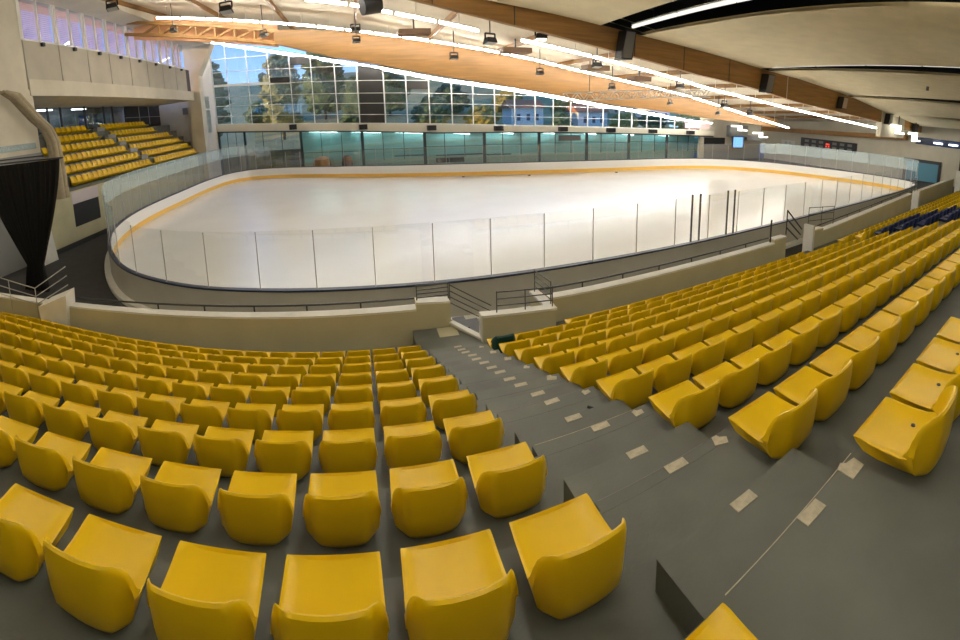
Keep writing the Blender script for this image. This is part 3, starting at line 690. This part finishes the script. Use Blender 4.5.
for n_ in range(9):  # lamps added to brighten the teal room
    X_ = -3.5 + 4.7 * n_; z = interp(X_, BAND) + .16
    o = MB().hexa([fw(X_ - 1.7, z, -.8), fw(X_ + 1.7, z - .25, -.8), fw(X_ + 1.7, z - .25, -1.0), fw(X_ - 1.7, z, -1.0)], [fw(X_ - 1.7, z + .05, -.8), fw(X_ + 1.7, z - .2, -.8), fw(X_ + 1.7, z - .2, -1.0), fw(X_ - 1.7, z + .05, -1.0)]).build('added_room_light', WHITEF)
    MB().tube([fw(X_ - 1.6, z - .06, -.9), fw(X_ + 1.6, z - .31, -.9)], .05, 6).build('tube', TUBE4, o)
    tag(o, f'added tube light inside the teal room behind the far boards, {ordw(n_ + 1)} from the side stand', 'tube light', 'added tube lights inside the far room')
for n_, y in enumerate((24, 29, 34)):  # lamps added to brighten the gallery behind its glass
    o = MB().box(-22.9, -22.7, y - 1.2, y + 1.2, 9.0, 9.3).build('added_gallery_light', WHITEF); MB().tube([(-22.8, y - 1.1, 8.95), (-22.8, y + 1.1, 8.95)], .05, 6).build('tube', TUBE4, o)
    tag(o, f'added tube light inside the glazed gallery, {ordw(n_ + 1)} from the camera end', 'tube light', 'added tube lights inside the gallery')
struct(farslab('wall_far_low', GREYC, -16, -5.9, -1.4, -.2, 2.6))
tag(farslab('banner', GREYC, 21.3, 23.8, .25, 2.4, 3.0, .04), 'grey patterned banner hanging inside the far lower glazing', 'banner')
for n_, (a, b) in enumerate(((3.9, 6.9), (8.2, 13.3), (13.5, 16.0))):
    tag(farslab('bench', DPOST, a, b, .5, 1.32 - .12 * n_, 1.42 - .12 * n_, .35), f'long dark bench rail behind the far boards, {ordw(n_ + 1)} from the side stand', 'bench', 'benches behind the far boards')
for n_, (a, b) in enumerate(((8.2, 9.4), (9.6, 11.0))):
    tag(farslab('dark_crate', BLACK, a, b, .6, .5, .95, .4), f'dark crate below the long bench behind the far boards, {ordw(n_ + 1)} of two', 'crate', 'crates behind the far boards')
for n_, (X_, r_, m_) in enumerate(((-4.0, 1.0, WOOD2), (-1.3, .6, mat('dark_brown_bale', (.10, .06, .045), .8)))):
    c = fw(X_, 0, .9); tag(MB().tube([(c[0], c[1], .0), (c[0], c[1], .25), (c[0], c[1], .9), (c[0], c[1], 1.5), (c[0], c[1], 1.75)], [.7 * r_, .95 * r_, r_, .85 * r_, .4 * r_], 14).build('round_bale', m_, smooth=True),
        ['large round brown bale behind the far boards near the side stand', 'smaller dark round bale behind the far boards near the side stand'][n_], 'bale')
# far end of the glass wall: recess, screens, stepped grey walls
struct(farslab('wall_far_end', ENDW, 39.2, 50.2, .2, -.2, 6.5, .3))
struct(farslab('wall_far_recess', BLACK, 39.8, 43.0, .24, 1.5, 2.75, .03))
struct(farslab('wall_far_grey_step', GREYW, 43.2, 46.2, .7, 2.9, 4.4, .5)); struct(farslab('wall_far_grey_step', GREYW, 46.2, 49.5, .6, 2.4, 3.2, .4))
struct(farslab('wall_far_grey_lower', GREYW, 39.8, 49.5, .3, 0, 1.9, .06))
t = empty('hanging_screen', fw(44.1, 1.5, 1.2), FANG)
MB().box(-.85, .85, -.06, .06, 0, 1.5).build('casing', BLACK, t); MB().box(-.78, .78, -.075, -.06, .08, 1.42).build('display', SCREEN, t); MB().box(-.05, .05, 0, .05, 1.5, 2.2).build('bracket', GREYW, t)
tag(t, 'bright blue screen hanging at the far corner of the rink', 'screen')
tag(farslab('blue_banner', POSTERB, 48.6, 49.5, .5, .1, 2.0, .04), 'tall blue banner at the far corner beside the end wall', 'banner')
tag(farslab('window_screen', mat('pink_screen', (.2, .1, .12), .4, emit=(1, .62, .62), estr=.8), 37.0, 40.5, .2, 3.85, 4.5, .05), 'small pink lit pane at the low end of the far glass wall', 'pane')

# ------------------------------------------------------------------ end wall (X = 50)
ew = struct(MB().box(50, 50.3, -8, 42, -.2, 8).build('wall_right', ENDW))
sb = empty('scoreboard', (49.9, 30.3, 2.85))
MB().box(-.12, .08, -4.15, 4.15, -.6, .62).build('case', SCOREB, sb)
for y in (-3.2, -2.1, -1.0, 1.0, 2.1, 3.2):
    for z in (-.3, .25): MB().box(-.13, -.12, y - .32, y + .32, z - .16, z + .16).build('digit_window', GREYC, sb)
mb = MB()
for (y, z) in ((-.2, .1), (.0, .1), (.2, .1), (-.2, -.2), (.2, -.2)): mb.box(-.135, -.12, y - .08, y + .08, z - .1, z + .1)
mb.build('red_lamp_pattern', SCORELED, sb)
tag(sb, 'long black scoreboard with a red display on the end wall', 'scoreboard')
sg = empty('wall_sign', (49.95, 36.6, 2.45)); MB().box(-.03, .04, -1.1, 1.1, -.42, .42).build('plate', SIGNW, sg)
mb = MB()
mb.bar((-.04, .55, -.2), (-.04, .3, .22), .08).bar((-.04, .3, .22), (-.04, .1, -.2), .08).bar((-.04, .45, -.05), (-.04, .18, -.05), .06).bar((-.04, -.25, .22), (-.04, -.4, -.12), .08).bar((-.04, -.4, -.12), (-.04, -.15, -.2), .08)
mb.build('lettering', SIGND, sg); tag(sg, 'white sign with dark letters on the end wall beside the scoreboard', 'sign')
d2 = struct(MB().box(49.85, 50.0, 15.2, 19.8, 0, 2.55).build('door_2', DSTEEL)); MB().box(49.8, 49.85, 15.5, 19.4, .1, 2.2).build('glass_leaf', mat('blue_door_glass', (.12, .30, .42), .2), d2)
struct(MB().box(49.85, 50.0, 13.0, 18.6, 4.3, 5.1).build('window_45', mat('dark_blue_window', (.02, .035, .09), .2)))
for n_, y in enumerate((14.0, 15.8)): tag(MB().box(49.6, 49.8, y - .5, y + .5, 4.55, 4.72).build('wall_light', emitter(f'wl{n_}', (1, 1, 1), 4)), f'small white light on the dark window band of the end wall, {ordw(n_ + 1)} from the stand', 'light', 'lights on the dark window band')
struct(MB().box(49.3, 49.95, 12.6, 12.95, 0, 5.4).build('wall_dark_column', BLACK)); 
struct(MB().prism([(4.4, 41.5), (4.4, 17.5), (5.4, 17.5), (5.6, 41.5)], 'x', 0, .1).build('t', WOOD)) if False else None
mb = MB(); ys = [41.6 - k * 2 for k in range(12)]
for a, b in zip(ys, ys[1:]):
    za, zb = lerp(3.85, 4.7, ((41.6 - a) / 24) ** 1.6), lerp(3.85, 4.7, ((41.6 - b) / 24) ** 1.6)
    mb.hexa([(49.2, a, za), (49.9, a, za), (49.9, a, za + .55), (49.2, a, za + .55)], [(49.2, b, zb), (49.9, b, zb), (49.9, b, zb + .55), (49.2, b, zb + .55)])
struct(mb.build('ceiling_end_beam', WOOD))

# ------------------------------------------------------------------ roof
def roofz(X, Y):
    n, f = interp(X, S1), interp(X, S3); t = max(0, min(1, (Y - 21) / (FY(X) - 1.5 - 21))); return lerp(n, f, t) + 1.15
xr = [-17 + 2.26 * k for k in range(31)]
rows = [[(X, lerp(18.2, FY(X) + .6, q / 8), roofz(X, lerp(18.2, FY(X) + .6, q / 8))) for q in range(9)] for X in xr]
mb = MB(); mb.grid(rows); mb.grid([[(x, y, z + .3) for x, y, z in r] for r in rows])
struct(mb.build('ceiling_roof_deck', DECK))
for k in range(13):
    X = -14 + 4.8 * k; pl = [(X, lerp(18.4, FY(X) - .3, q / 6)) for q in range(7)]
    mb = MB()
    for p, q in zip(pl, pl[1:]): mb.bar((*p, roofz(*p) - .14), (*q, roofz(*q) - .14), .14, .28)
    struct(mb.build('ceiling_purlin', WOOD2))
def glulam(name, T, B, Y, th, x0, x1, m, step=2.0):
    mb = MB(); n = int((x1 - x0) / step)
    for k in range(n):
        a, b = lerp(x0, x1, k / n), lerp(x0, x1, (k + 1) / n)
        mb.hexa([(a, Y, interp(a, B)), (a, Y + th, interp(a, B)), (a, Y + th, interp(a, T)), (a, Y, interp(a, T))], [(b, Y, interp(b, B)), (b, Y + th, interp(b, B)), (b, Y + th, interp(b, T)), (b, Y, interp(b, T))])
    return struct(mb.build(name, m))
b1 = glulam('ceiling_glulam_beam', B1T, B1B, 18.0, .35, -15.9, 38.6, WOOD)
for X in (3.2, 6.5, 12.3, 15.3, 18.6, 24.0):
    MB().box(X - .02, X + .02, 17.985, 18.0, interp(X, B1B), interp(X, B1T)).build('joint_plate', DSTEEL if X != 24.0 else WHITEF, b1)
glulam('ceiling_glulam_beam', B1T, B1B, 18.0, .35, 44.2, 49.8, WOOD)
struct(MB().hexa([(38.6, 17.9, 4.9), (44.2, 17.9, 4.9), (44.2, 18.4, 4.9), (38.6, 18.4, 4.9)], [(38.6, 17.9, 7.25), (44.2, 17.9, 7.0), (44.2, 18.4, 7.0), (38.6, 18.4, 7.25)]).build('ceiling_beam_pier', ENDW))
glulam('ceiling_glulam_beam', B2T, B2B, 31.0, .4, -4.95, 40.0, WOOD2)
# open timber truss that continues the second beam
mb = MB(); A = [(-15.9, 14.3), (-4.95, 11.9)]; Bq = [(-15.9, 14.0), (-11.5, 12.75), (-4.95, 11.0)]
mb.bar((-15.9, 31.2, 14.35), (-4.95, 31.2, 11.85), .3, .22).bar((-15.9, 31.2, 13.5), (-4.95, 31.2, 11.05), .3, .22)
n = 7
for k in range(n):
    a, b = lerp(-14.5, -4.95, k / n), lerp(-14.5, -4.95, (k + 1) / n)
    mb.bar((a, 31.2, interp(a, [(-15.9, 13.5), (-4.95, 11.05)])), (b, 31.2, interp(b, [(-15.9, 14.35), (-4.95, 11.85)])), .18, .14)
    mb.bar((b, 31.2, interp(b, [(-15.9, 13.5), (-4.95, 11.05)])), (b, 31.2, interp(b, [(-15.9, 14.35), (-4.95, 11.85)])), .18, .14)
struct(mb.build('ceiling_timber_truss', WOOD))
struct(MB().hexa([(-15.9, 32.6, 13.3), (-4.95, 32.6, 11.0), (-4.95, 32.6, 12.6), (-15.9, 32.6, 15.0)], [(-15.9, 32.7, 13.3), (-4.95, 32.7, 11.0), (-4.95, 32.7, 12.6), (-15.9, 32.7, 15.0)]).build('wall_truss_backing', mat('sunlit_boarding', (.78, .42, .22), .7)))  # low sun on the boarding put into its bright orange colour
# soffit panels over the near stand, dark gaps between them
GAP = [(-17, -17), (-10.4, -8.4), (.3, 2.6), (10.44, 12.58), (21.18, 21.86), (31.82, 32.33), (40.43, 40.7), (49.0, 49.2)]
def cz(X, Y): return interp(X, B1T) - .03 + .033 * (18 - Y) * (1 if Y > 4 else 0) + (.033 * 14 if Y <= 4 else 0)
for k in range(len(GAP) - 1):
    a, b = GAP[k][1], GAP[k + 1][0]; ys = [17.95, 14, 10, 6, 2, -3, -8]
    n = 6; mb = MB()
    for th in (0, .12): mb.grid([[(X, y, cz(X, y) + th - (.33 * sm(1, 0, q / n) * ((18 - y) / 14 if y > 4 else 1) if k >= 3 else 0)) for y in ys] for q, X in enumerate([lerp(a, b, q / n) for q in range(n + 1)])])
    struct(mb.build('ceiling_soffit_panel', CEIL))
    if k:
        a, b = GAP[k];         X = lerp(a, b, .62)
        for q in range(8):
            y0, y1 = 17.4 - q * 3.1, 17.4 - (q + 1) * 3.1 + .1
            hid = y1 < {1: 99, 2: 99, 3: 3.6, 4: 2.2, 5: -99, 6: -99}[k]
            dz = ((-1.2 if y0 < 9.5 else -.3) if k < 3 else -.35) if hid else .12
            pa, pb = V((X, y0, cz(X, y0) + dz)), V((X, y1, cz(X, y1) + dz)); c = (pa + pb) / 2
            r_ = .07 if hid else (.075 if k == 3 else .045)
            o = MB().bar(pa - c + V((0, 0, .1)), pb - c + V((0, 0, .1)), .16, .05).build('added_gap_light', WHITEF, None, loc=c)  # added lamps brighten the stand; pipes in view only get a glow
            MB().tube([pa - c, pb - c], r_, 8).build('tube', TUBE2 if hid else TUBE3, o, True); MB().tube([(0, 0, .12), (0, 0, 1.28 - dz)], .02, 6).build('hanger', DSTEEL, o)
            tag(o, f'added tube light or pipe with added glow in the {ordw(k)} gap of the cream ceiling, {ordw(q + 1)} from the brown beam', 'tube light', 'added tube lights and pipes with added glow in the ceiling gaps')
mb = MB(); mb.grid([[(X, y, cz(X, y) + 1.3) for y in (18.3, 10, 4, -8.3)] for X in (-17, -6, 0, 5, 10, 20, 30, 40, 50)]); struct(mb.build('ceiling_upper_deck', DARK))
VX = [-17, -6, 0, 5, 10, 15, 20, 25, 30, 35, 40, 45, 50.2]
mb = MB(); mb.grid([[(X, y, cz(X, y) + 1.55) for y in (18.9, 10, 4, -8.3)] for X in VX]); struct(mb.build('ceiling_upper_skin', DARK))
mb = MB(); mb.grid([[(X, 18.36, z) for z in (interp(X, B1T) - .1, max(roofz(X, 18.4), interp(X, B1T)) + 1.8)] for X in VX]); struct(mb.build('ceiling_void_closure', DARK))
for n_, (X, Y) in enumerate(((26.5, 9.5), (38, 10.0))):
    tag(MB().tube([(X, Y, cz(X, Y) - .35), (X, Y, cz(X, Y) - .1)], .09, 8).build('ceiling_sensor', GREYC, smooth=True), f'tiny round sensor on the cream ceiling, {["above the middle", "toward the end"][n_]} of the near stand', 'sensor')
struct(MB().box(-17, 50.2, -8.3, -8, 0, 18).build('wall_back', CREAMW)); struct(MB().box(-17.3, -16.0, -8.3, 9.3, 0, 16).build('wall_left_near', CONCW))
struct(MB().box(-16.4, -16.0, 9.0, 18.3, 12.5, 16.5).build('wall_left_upper', CONCW))

# ------------------------------------------------------------------ strip lights
def strips(P, x0, x1, yf, pitch, who, r, skip=()):
    n = int((x1 - x0) / pitch)
    for k in range(n):
        if k in skip: continue
        a, b = x0 + k * pitch + .08, x0 + (k + 1) * pitch - .08
        pa, pb = V((a, yf(a), interp(a, P))), V((b, yf(b), interp(b, P))); c = (pa + pb) / 2
        hg = max(.2, min(roofz(c.x - .1, c.y), roofz(c.x + .1, c.y)) - c.z - .06)
        if any(abs(c.x + 14 - 4.8 * q) < .3 for q in range(14)): hg -= .27
        o = MB().bar(pa - c + V((0, 0, .10)), pb - c + V((0, 0, .10)), .18, .06).bar((0, 0, .11), (0, 0, hg), .025).build('hanging_strip_light', WHITEF, None, loc=c)
        MB().tube([pa - c, pb - c], r, 8).build('tube', TUBE, o, True)
        tag(o, f'white strip light hung in the {who} row, {ordw(k + 1)} from the side wall', 'strip light', f'strip lights of the {who} row')
strips(S1, -1.9, 48, lambda X: 21.0, 1.95, 'nearest', .046, (4,))
strips(S2, -12.6, 40.3, lambda X: 29.5, 1.76, 'middle', .048)
strips(S3, -15.2, 41.5, lambda X: 50.5 - .17 * (X + 16), 1.9, 'far window', .05)
# stepped white light boxes where the rows end
LB = emitter('light_box', (1, .95, .82), 3.0)
for n_, (X, Y, z, w_, h_, lab) in enumerate(((41.2, 17.2, 5.72, .5, .85, 'white light box under the beam pier, higher one'), (45.9, 17.2, 5.1, .6, .95, 'white light box beyond the beam pier, lower one'))):
    o = empty('light_box', (X, Y, z)); MB().box(-w_, w_, 0, .2, -h_ / 2, h_ / 2).build('box', LB, o); MB().box(-w_ - 1.3, -w_, 0, .15, h_ / 2 - .22, h_ / 2).build('arm', LB, o); MB().box(w_, w_ + 1.0, 0, .15, -h_ / 2, -h_ / 2 + .15).build('foot', LB, o)
    MB().box(-.04, .04, .06, .14, h_ / 2, cz(X, Y) - z).build('hanger', DSTEEL, o)
    tag(o, lab, 'light')
for n_, (X, z, lab) in enumerate(((44.0, 4.15, 'stepped white light box above the blue screen at the far corner'), (47.6, 3.35, 'stepped white light box near the far corner banner'))):
    o = empty('light_box', fw(X, z, 1.5), FANG); MB().box(-.28, .28, -.08, .08, -.4, .3).build('box', LB, o); MB().box(-1.4, -.28, -.08, .08, .1, .3).build('arm', LB, o); MB().box(.28, 1.2, -.08, .08, -.4, -.25).build('foot', LB, o)
    MB().box(-.03, .03, -.03, .03, .3, max(.5, roofz(X, FY(X) - 1.5) - z)).build('hanger', DSTEEL, o)
    tag(o, lab, 'light')

# floodlights and ceiling boxes
def flood(x, y, z, label, s=1.0, tilt=.5):
    top = roofz(x, y) if y > 18.3 else z + .9
    o = empty('floodlight', (x, y, z), random.uniform(-.5, .5))
    MB().hexa([(-.32 * s, -.2 * s, -.12 * s), (.32 * s, -.2 * s, -.12 * s), (.32 * s, .2 * s, -.2 * s), (-.32 * s, .2 * s, -.2 * s)], [(-.24 * s, -.14 * s, .12 * s), (.24 * s, -.14 * s, .12 * s), (.24 * s, .16 * s, .08 * s), (-.24 * s, .16 * s, .08 * s)]).build('lamp_head', BLACK, o)
    MB().hexa([(-.27 * s, -.215 * s, -.14 * s), (.27 * s, -.215 * s, -.14 * s), (.27 * s, .19 * s, -.215 * s), (-.27 * s, .19 * s, -.215 * s)], [(-.27 * s, -.205 * s, -.125 * s), (.27 * s, -.205 * s, -.125 * s), (.27 * s, .19 * s, -.20 * s), (-.27 * s, .19 * s, -.20 * s)]).build('lens', STEEL, o)
    MB().bar((-.3 * s, 0, 0), (-.3 * s, 0, .3 * s), .03, .08).bar((.3 * s, 0, 0), (.3 * s, 0, .3 * s), .03, .08).bar((-.3 * s, 0, .3 * s), (.3 * s, 0, .3 * s), .05, .08).build('yoke', BLACK, o)
    MB().tube([(0, 0, .3 * s), (0, 0, max(.4, top - z))], .03, 6).build('hanger', DSTEEL, o, True)
    tag(o, label, 'floodlight', 'floodlights hung from the roof'); return o
FL = [(-12.85, 24, 13.5, 1.1, 'black floodlight hung beside the upper end of the side wall windows'), (-11.3, 29.2, 12.6, .8, 'black floodlight hung at the tip of the orange timber truss'), (-6.23, 24, 11.95, 1.1, 'black floodlight hung before the start of the middle light row'),
      (-5.27, 28.8, 11.3, .8, 'black floodlight hung where the orange truss meets the brown beam'), (.36, 28, 10.9, .9, 'black floodlight just above the middle light row near its upper third'), (.36, 26.9, 10.1, .7, 'small floodlight just below the middle light row near its upper third'),
      (6.19, 28, 9.1, .8, 'black floodlight hung against the brown beam above the middle of the rink'), (6.68, 22, 9.2, 1.0, 'grey faced floodlight hung in the gap of the nearest light row'), (8.71, 20.5, 9.25, .9, 'grey faced floodlight tucked under the nearest beam'),
      (11.82, 28, 8.2, .8, 'black floodlight under the second group of ducts on the brown beam'), (13.18, 23, 8.35, .9, 'floodlight beside the large grey speaker of the nearest beam'), (17.29, 28, 7.4, .8, 'black floodlight above the left end of the lattice truss'),
      (19.3, 23, 7.5, .9, 'floodlight above the right part of the lattice truss'), (23.37, 29, 6.5, .8, 'black floodlight below the right end of the lattice truss'), (28.84, 29, 5.9, .9, 'dark floodlight near the lower end of the brown beam'),
      (29.07, 25.5, 6.0, .9, 'dark floodlight between the ends of the light rows'), (24.46, 24, 6.5, 1.0, 'flat dark floodlight between nearest and middle light rows')]
for x, y, z, s, lab in FL: flood(x, y, z, lab, s)
o = empty('hanging_speaker', (.9, 18.6, 10.05)); MB().tube([(-.35, 0, 0), (.35, .25, .12)], .34, 14).build('barrel', BLACK, o, True); MB().tube([(0, .1, .1), (0, .1, .9)], .03, 6).build('hanger', DSTEEL, o, True)
tag(o, 'large black barrel shaped speaker hung before the nearest light row', 'speaker')
for n_, (x, y, z, w_) in enumerate(((3.6, 26.5, 10.15, .9), (9.6, 26.5, 9.15, .9), (14.8, 26.0, 8.3, .8), (6.0, 19.6, 9.95, .6), (18.2, 26, 7.8, .7))):
    o = empty('duct_box', (x, y, z)); MB().box(-w_, w_, -.45, .45, 0, .3).build('casing', mat('duct_brown', (.16, .09, .05), .6), o); MB().box(-.04, .04, -.04, .04, .3, max(.4, roofz(x, y) - z)).build('hanger', DSTEEL, o)
    tag(o, f'brown flat box under the roof deck between the light rows, {ordw(n_ + 1)} of five', 'ceiling box', 'flat boxes under the roof deck')
for n_, (x, z, w_, h_, m, lab) in enumerate(((11.45, 8.7, .42, .62, GREYC, 'large grey speaker on the nearest brown beam'), (21.4, 7.8, .5, .55, GREYC, 'grey speaker halfway down the nearest brown beam'), (30.5, 7.33, .6, .45, SPKC, 'tan faced speaker near the lower end of the brown beam'),
      (39.4, 6.6, .8, .5, GREYC, 'dark speaker mounted on the pier at the end of the brown beam'), (46.6, 6.0, .7, .5, BLACK, 'black speaker on the short beam beyond the pier'))):
    o = empty('beam_speaker', (x, 17.95, z), .25)
    MB().hexa([(-w_, -.5, -h_), (w_ * .4, -.62, -h_), (w_ * .5, -.1, -h_), (-w_ * .8, 0, -h_)], [(-w_ * .3, -.5, h_), (w_, -.62, h_), (w_ * 1.0, -.1, h_), (-w_ * .2, 0, h_)]).build('cabinet', BLACK, o)
    MB().hexa([(-w_ + .03, -.52, -h_ + .05), (w_ * .4 - .06, -.635, -h_ + .05), (w_ * .4 - .06, -.615, -h_ + .05), (-w_ + .03, -.5, -h_ + .05)], [(-w_ * .3 + .03, -.52, h_ - .05), (w_ - .08, -.635, h_ - .05), (w_ - .08, -.615, h_ - .05), (-w_ * .3 + .03, -.5, h_ - .05)]).build('grille', m, o)
    tag(o, lab, 'speaker')
# lattice truss
t = empty('lattice_truss', (19.7, 27.5, 6.7)); mb = MB(); mb2 = MB(); hh = .27
def tp(q, dy, dz): return (lerp(-6.4, 6.4, q), dy, lerp(-.1, .7, q) + dz)
for dy, dz in ((-.22, -hh), (.22, -hh), (-.22, hh), (.22, hh)): mb.tube([tp(0, dy, dz), tp(1, dy, dz)], .045, 6)
n = 26
for k in range(n):
    pass
for dy in (-.22, .22):
    mb2 = MB()
    for k in range(n): mb2.tube([tp(k / n, dy, -hh if k % 2 else hh), tp((k + 1) / n, dy, hh if k % 2 else -hh)], .03, 5)
    mb2.build('diagonal_lattice', STEEL, t, True)
mb.build('chord_frame', STEEL, t, True)
for q in (.15, .85):
    p = V(tp(q, 0, hh)); MB().tube([p, (p.x, 0, roofz(19.7 + p.x, 27.5) - 6.7)], .03, 6).build('hanger', DSTEEL, t, True)
tag(t, 'silver lattice truss hung level under the sloping roof', 'truss')

# ------------------------------------------------------------------ outside
struct(MB().hexa([(-60, 54, -1), (90, 48, -1), (90, 60, -1), (-60, 60, -1)], [(-60, 54, 2.8), (90, 48, 1.8), (90, 60, 3), (-60, 60, 3.6)]).build('ground_outside', HILL)) 
mb = MB(); rows = []
for q in range(9):
    rows.append([(-80 + 8 * k, 60 + 8 * q, 3 + 1.6 * q + (4.0 if k > 11 else .8) * (q / 8) + .7 * math.sin(k * 1.3 + q)) for k in range(26)])
mb.grid(rows); struct(mb.build('hill_outside', HILL, None, True))
def blob(r, n=2, seed=0):
    import bmesh
    bm = bmesh.new(); bmesh.ops.create_icosphere(bm, subdivisions=n, radius=r); rd = random.Random(seed)
    for v in bm.verts: v.co *= 1 + rd.uniform(-.16, .16)
    vs = [tuple(v.co) for v in bm.verts]; fs = [tuple(v.index for v in f.verts) for f in bm.faces]; bm.free(); return vs, fs
def tree(x, y, z0, h, w, m, label):
    o = empty('tree', (x, y, z0)); mb = MB(); rd = random.Random(int(x * 10 + h))
    for k in range(150):
        vs, fs = blob(w * rd.uniform(.10, .21), 1, k); t_ = rd.random(); an = rd.uniform(0, 2 * PI); rr_ = w * (.35 + .65 * math.sin(PI * min(1, .12 + .88 * t_))) * rd.uniform(.55, .98)
        cxx, cy_, cz_ = rr_ * math.cos(an), rr_ * .8 * math.sin(an), h * lerp(.14, .97, t_)
        mb.add([(a * 1.3 + cxx, b + cy_, c * .8 + cz_) for a, b, c in vs], fs)
    vs, fs = blob(1, 2, 3); mb.add([(a * w * .8, b * w * .7, c * h * .38 + h * .52) for a, b, c in vs], fs)
    mb.build('foliage', m, o); MB().tube([(0, 0, -.6), (0, 0, h * .5)], .22, 8).build('trunk', BARK, o, True)
    tag(o, label, 'tree', 'trees outside the far glass wall')
def hz(x, y):
    return 2.6 if y < 60 else 3 + 1.6 * (y - 60) / 8
TR = [(-19.5, 60.5, 12.5, 2.9, 0), (-14.5, 72, 3.6, 3.0, 0), (-9.5, 60.5, 11.6, 3.0, 2), (-4.5, 71, 11.0, 3.6, 0), (.8, 60.5, 8.0, 3.0, 0), (5.4, 71, 8.0, 3.2, 0), (10.2, 60.5, 4.6, 2.7, 0), (15, 71, 4.6, 3.0, 0), (16.8, 60, 3.4, 2.3, 1), (24, 70, 3.6, 2.8, 1), (28.4, 59.5, 2.8, 1.6, 0), (33.5, 69, 3.0, 2.6, 1), (38, 58, 2.6, 2.2, 1), (44, 59, 3.0, 2.4, 0), (51, 58, 3.2, 2.8, 1)]
for n_, (x, y, h, w_, g) in enumerate(TR):
    tree(x, y, hz(x, y), h, w_, [LEAF, LEAFY, LEAFP][g], f'{["green", "golden", "pale olive"][g]} tree outside the far windows, {ordw(n_ + 1)} from the side stand')

for n_, (x, y, w_, h, m_) in enumerate(((23.6, 62.5, 2.4, 2.4, 0), (33.0, 60.5, 2.4, 2.2, 0), (41.5, 68, 3.0, 2.4, 1), (47.8, 64, 2.2, 2.4, 0))):
    z0 = hz(x, y + 2.2) - .4; o = empty('house', (x, y, z0))
    MB().box(-w_, w_, -2, 2, -1.2, h).build('wall', WHITEF if not m_ else CREAMW, o)
    MB().hexa([(-w_ - .3, -2.3, h), (w_ + .3, -2.3, h), (w_ + .3, 2.3, h), (-w_ - .3, 2.3, h)], [(-w_ - .3, -.1, h + 1.2), (w_ + .3, -.1, h + 1.2), (w_ + .3, .1, h + 1.2), (-w_ - .3, .1, h + 1.2)]).build('roof', mat('clay_roof', (.42, .16, .07), .8), o)
    for q in (-.55, .05, .6): MB().box(q * w_ - .25, q * w_ + .25, -2.03, -2, .7, 1.6).build('window', SIGND, o)
    tag(o, f'pale house with clay roof seen through the far windows, {ordw(n_ + 1)} from the side stand', 'house', 'houses outside the far windows')

# ------------------------------------------------------------------ light
w = bpy.data.worlds.new('sky'); S.world = w; w.use_nodes = True; nt = w.node_tree; nt.nodes.clear()
o = nt.nodes.new('ShaderNodeOutputWorld'); bg = nt.nodes.new('ShaderNodeBackground'); tc = nt.nodes.new('ShaderNodeTexCoord'); sep = nt.nodes.new('ShaderNodeSeparateXYZ'); cr = nt.nodes.new('ShaderNodeValToRGB')
nt.links.new(tc.outputs['Generated'], sep.inputs[0]); nt.links.new(sep.outputs['Z'], cr.inputs[0]); nt.links.new(cr.outputs[0], bg.inputs[0]); nt.links.new(bg.outputs[0], o.inputs[0])
cr.color_ramp.elements[0].position = 0; cr.color_ramp.elements[0].color = (.55, .74, 1, 1); cr.color_ramp.elements[1].position = .2; cr.color_ramp.elements[1].color = (.11, .32, .88, 1)
bg.inputs[1].default_value = 1.55
sd = bpy.data.lights.new('sun', 'SUN'); sd.energy = 6.5; sd.color = (1, .66, .38); sd.angle = .01; so = bpy.data.objects.new('sun', sd); COL.objects.link(so)
so.rotation_euler = V((.98, .13, -.10)).to_track_quat('-Z', 'Y').to_euler(); so.location = (-40, 20, 20)

S.view_settings.view_transform = 'Standard'; S.view_settings.look = 'None'; S.view_settings.gamma = 1; S.view_settings.use_curve_mapping = False
S.view_settings.exposure = 0.55
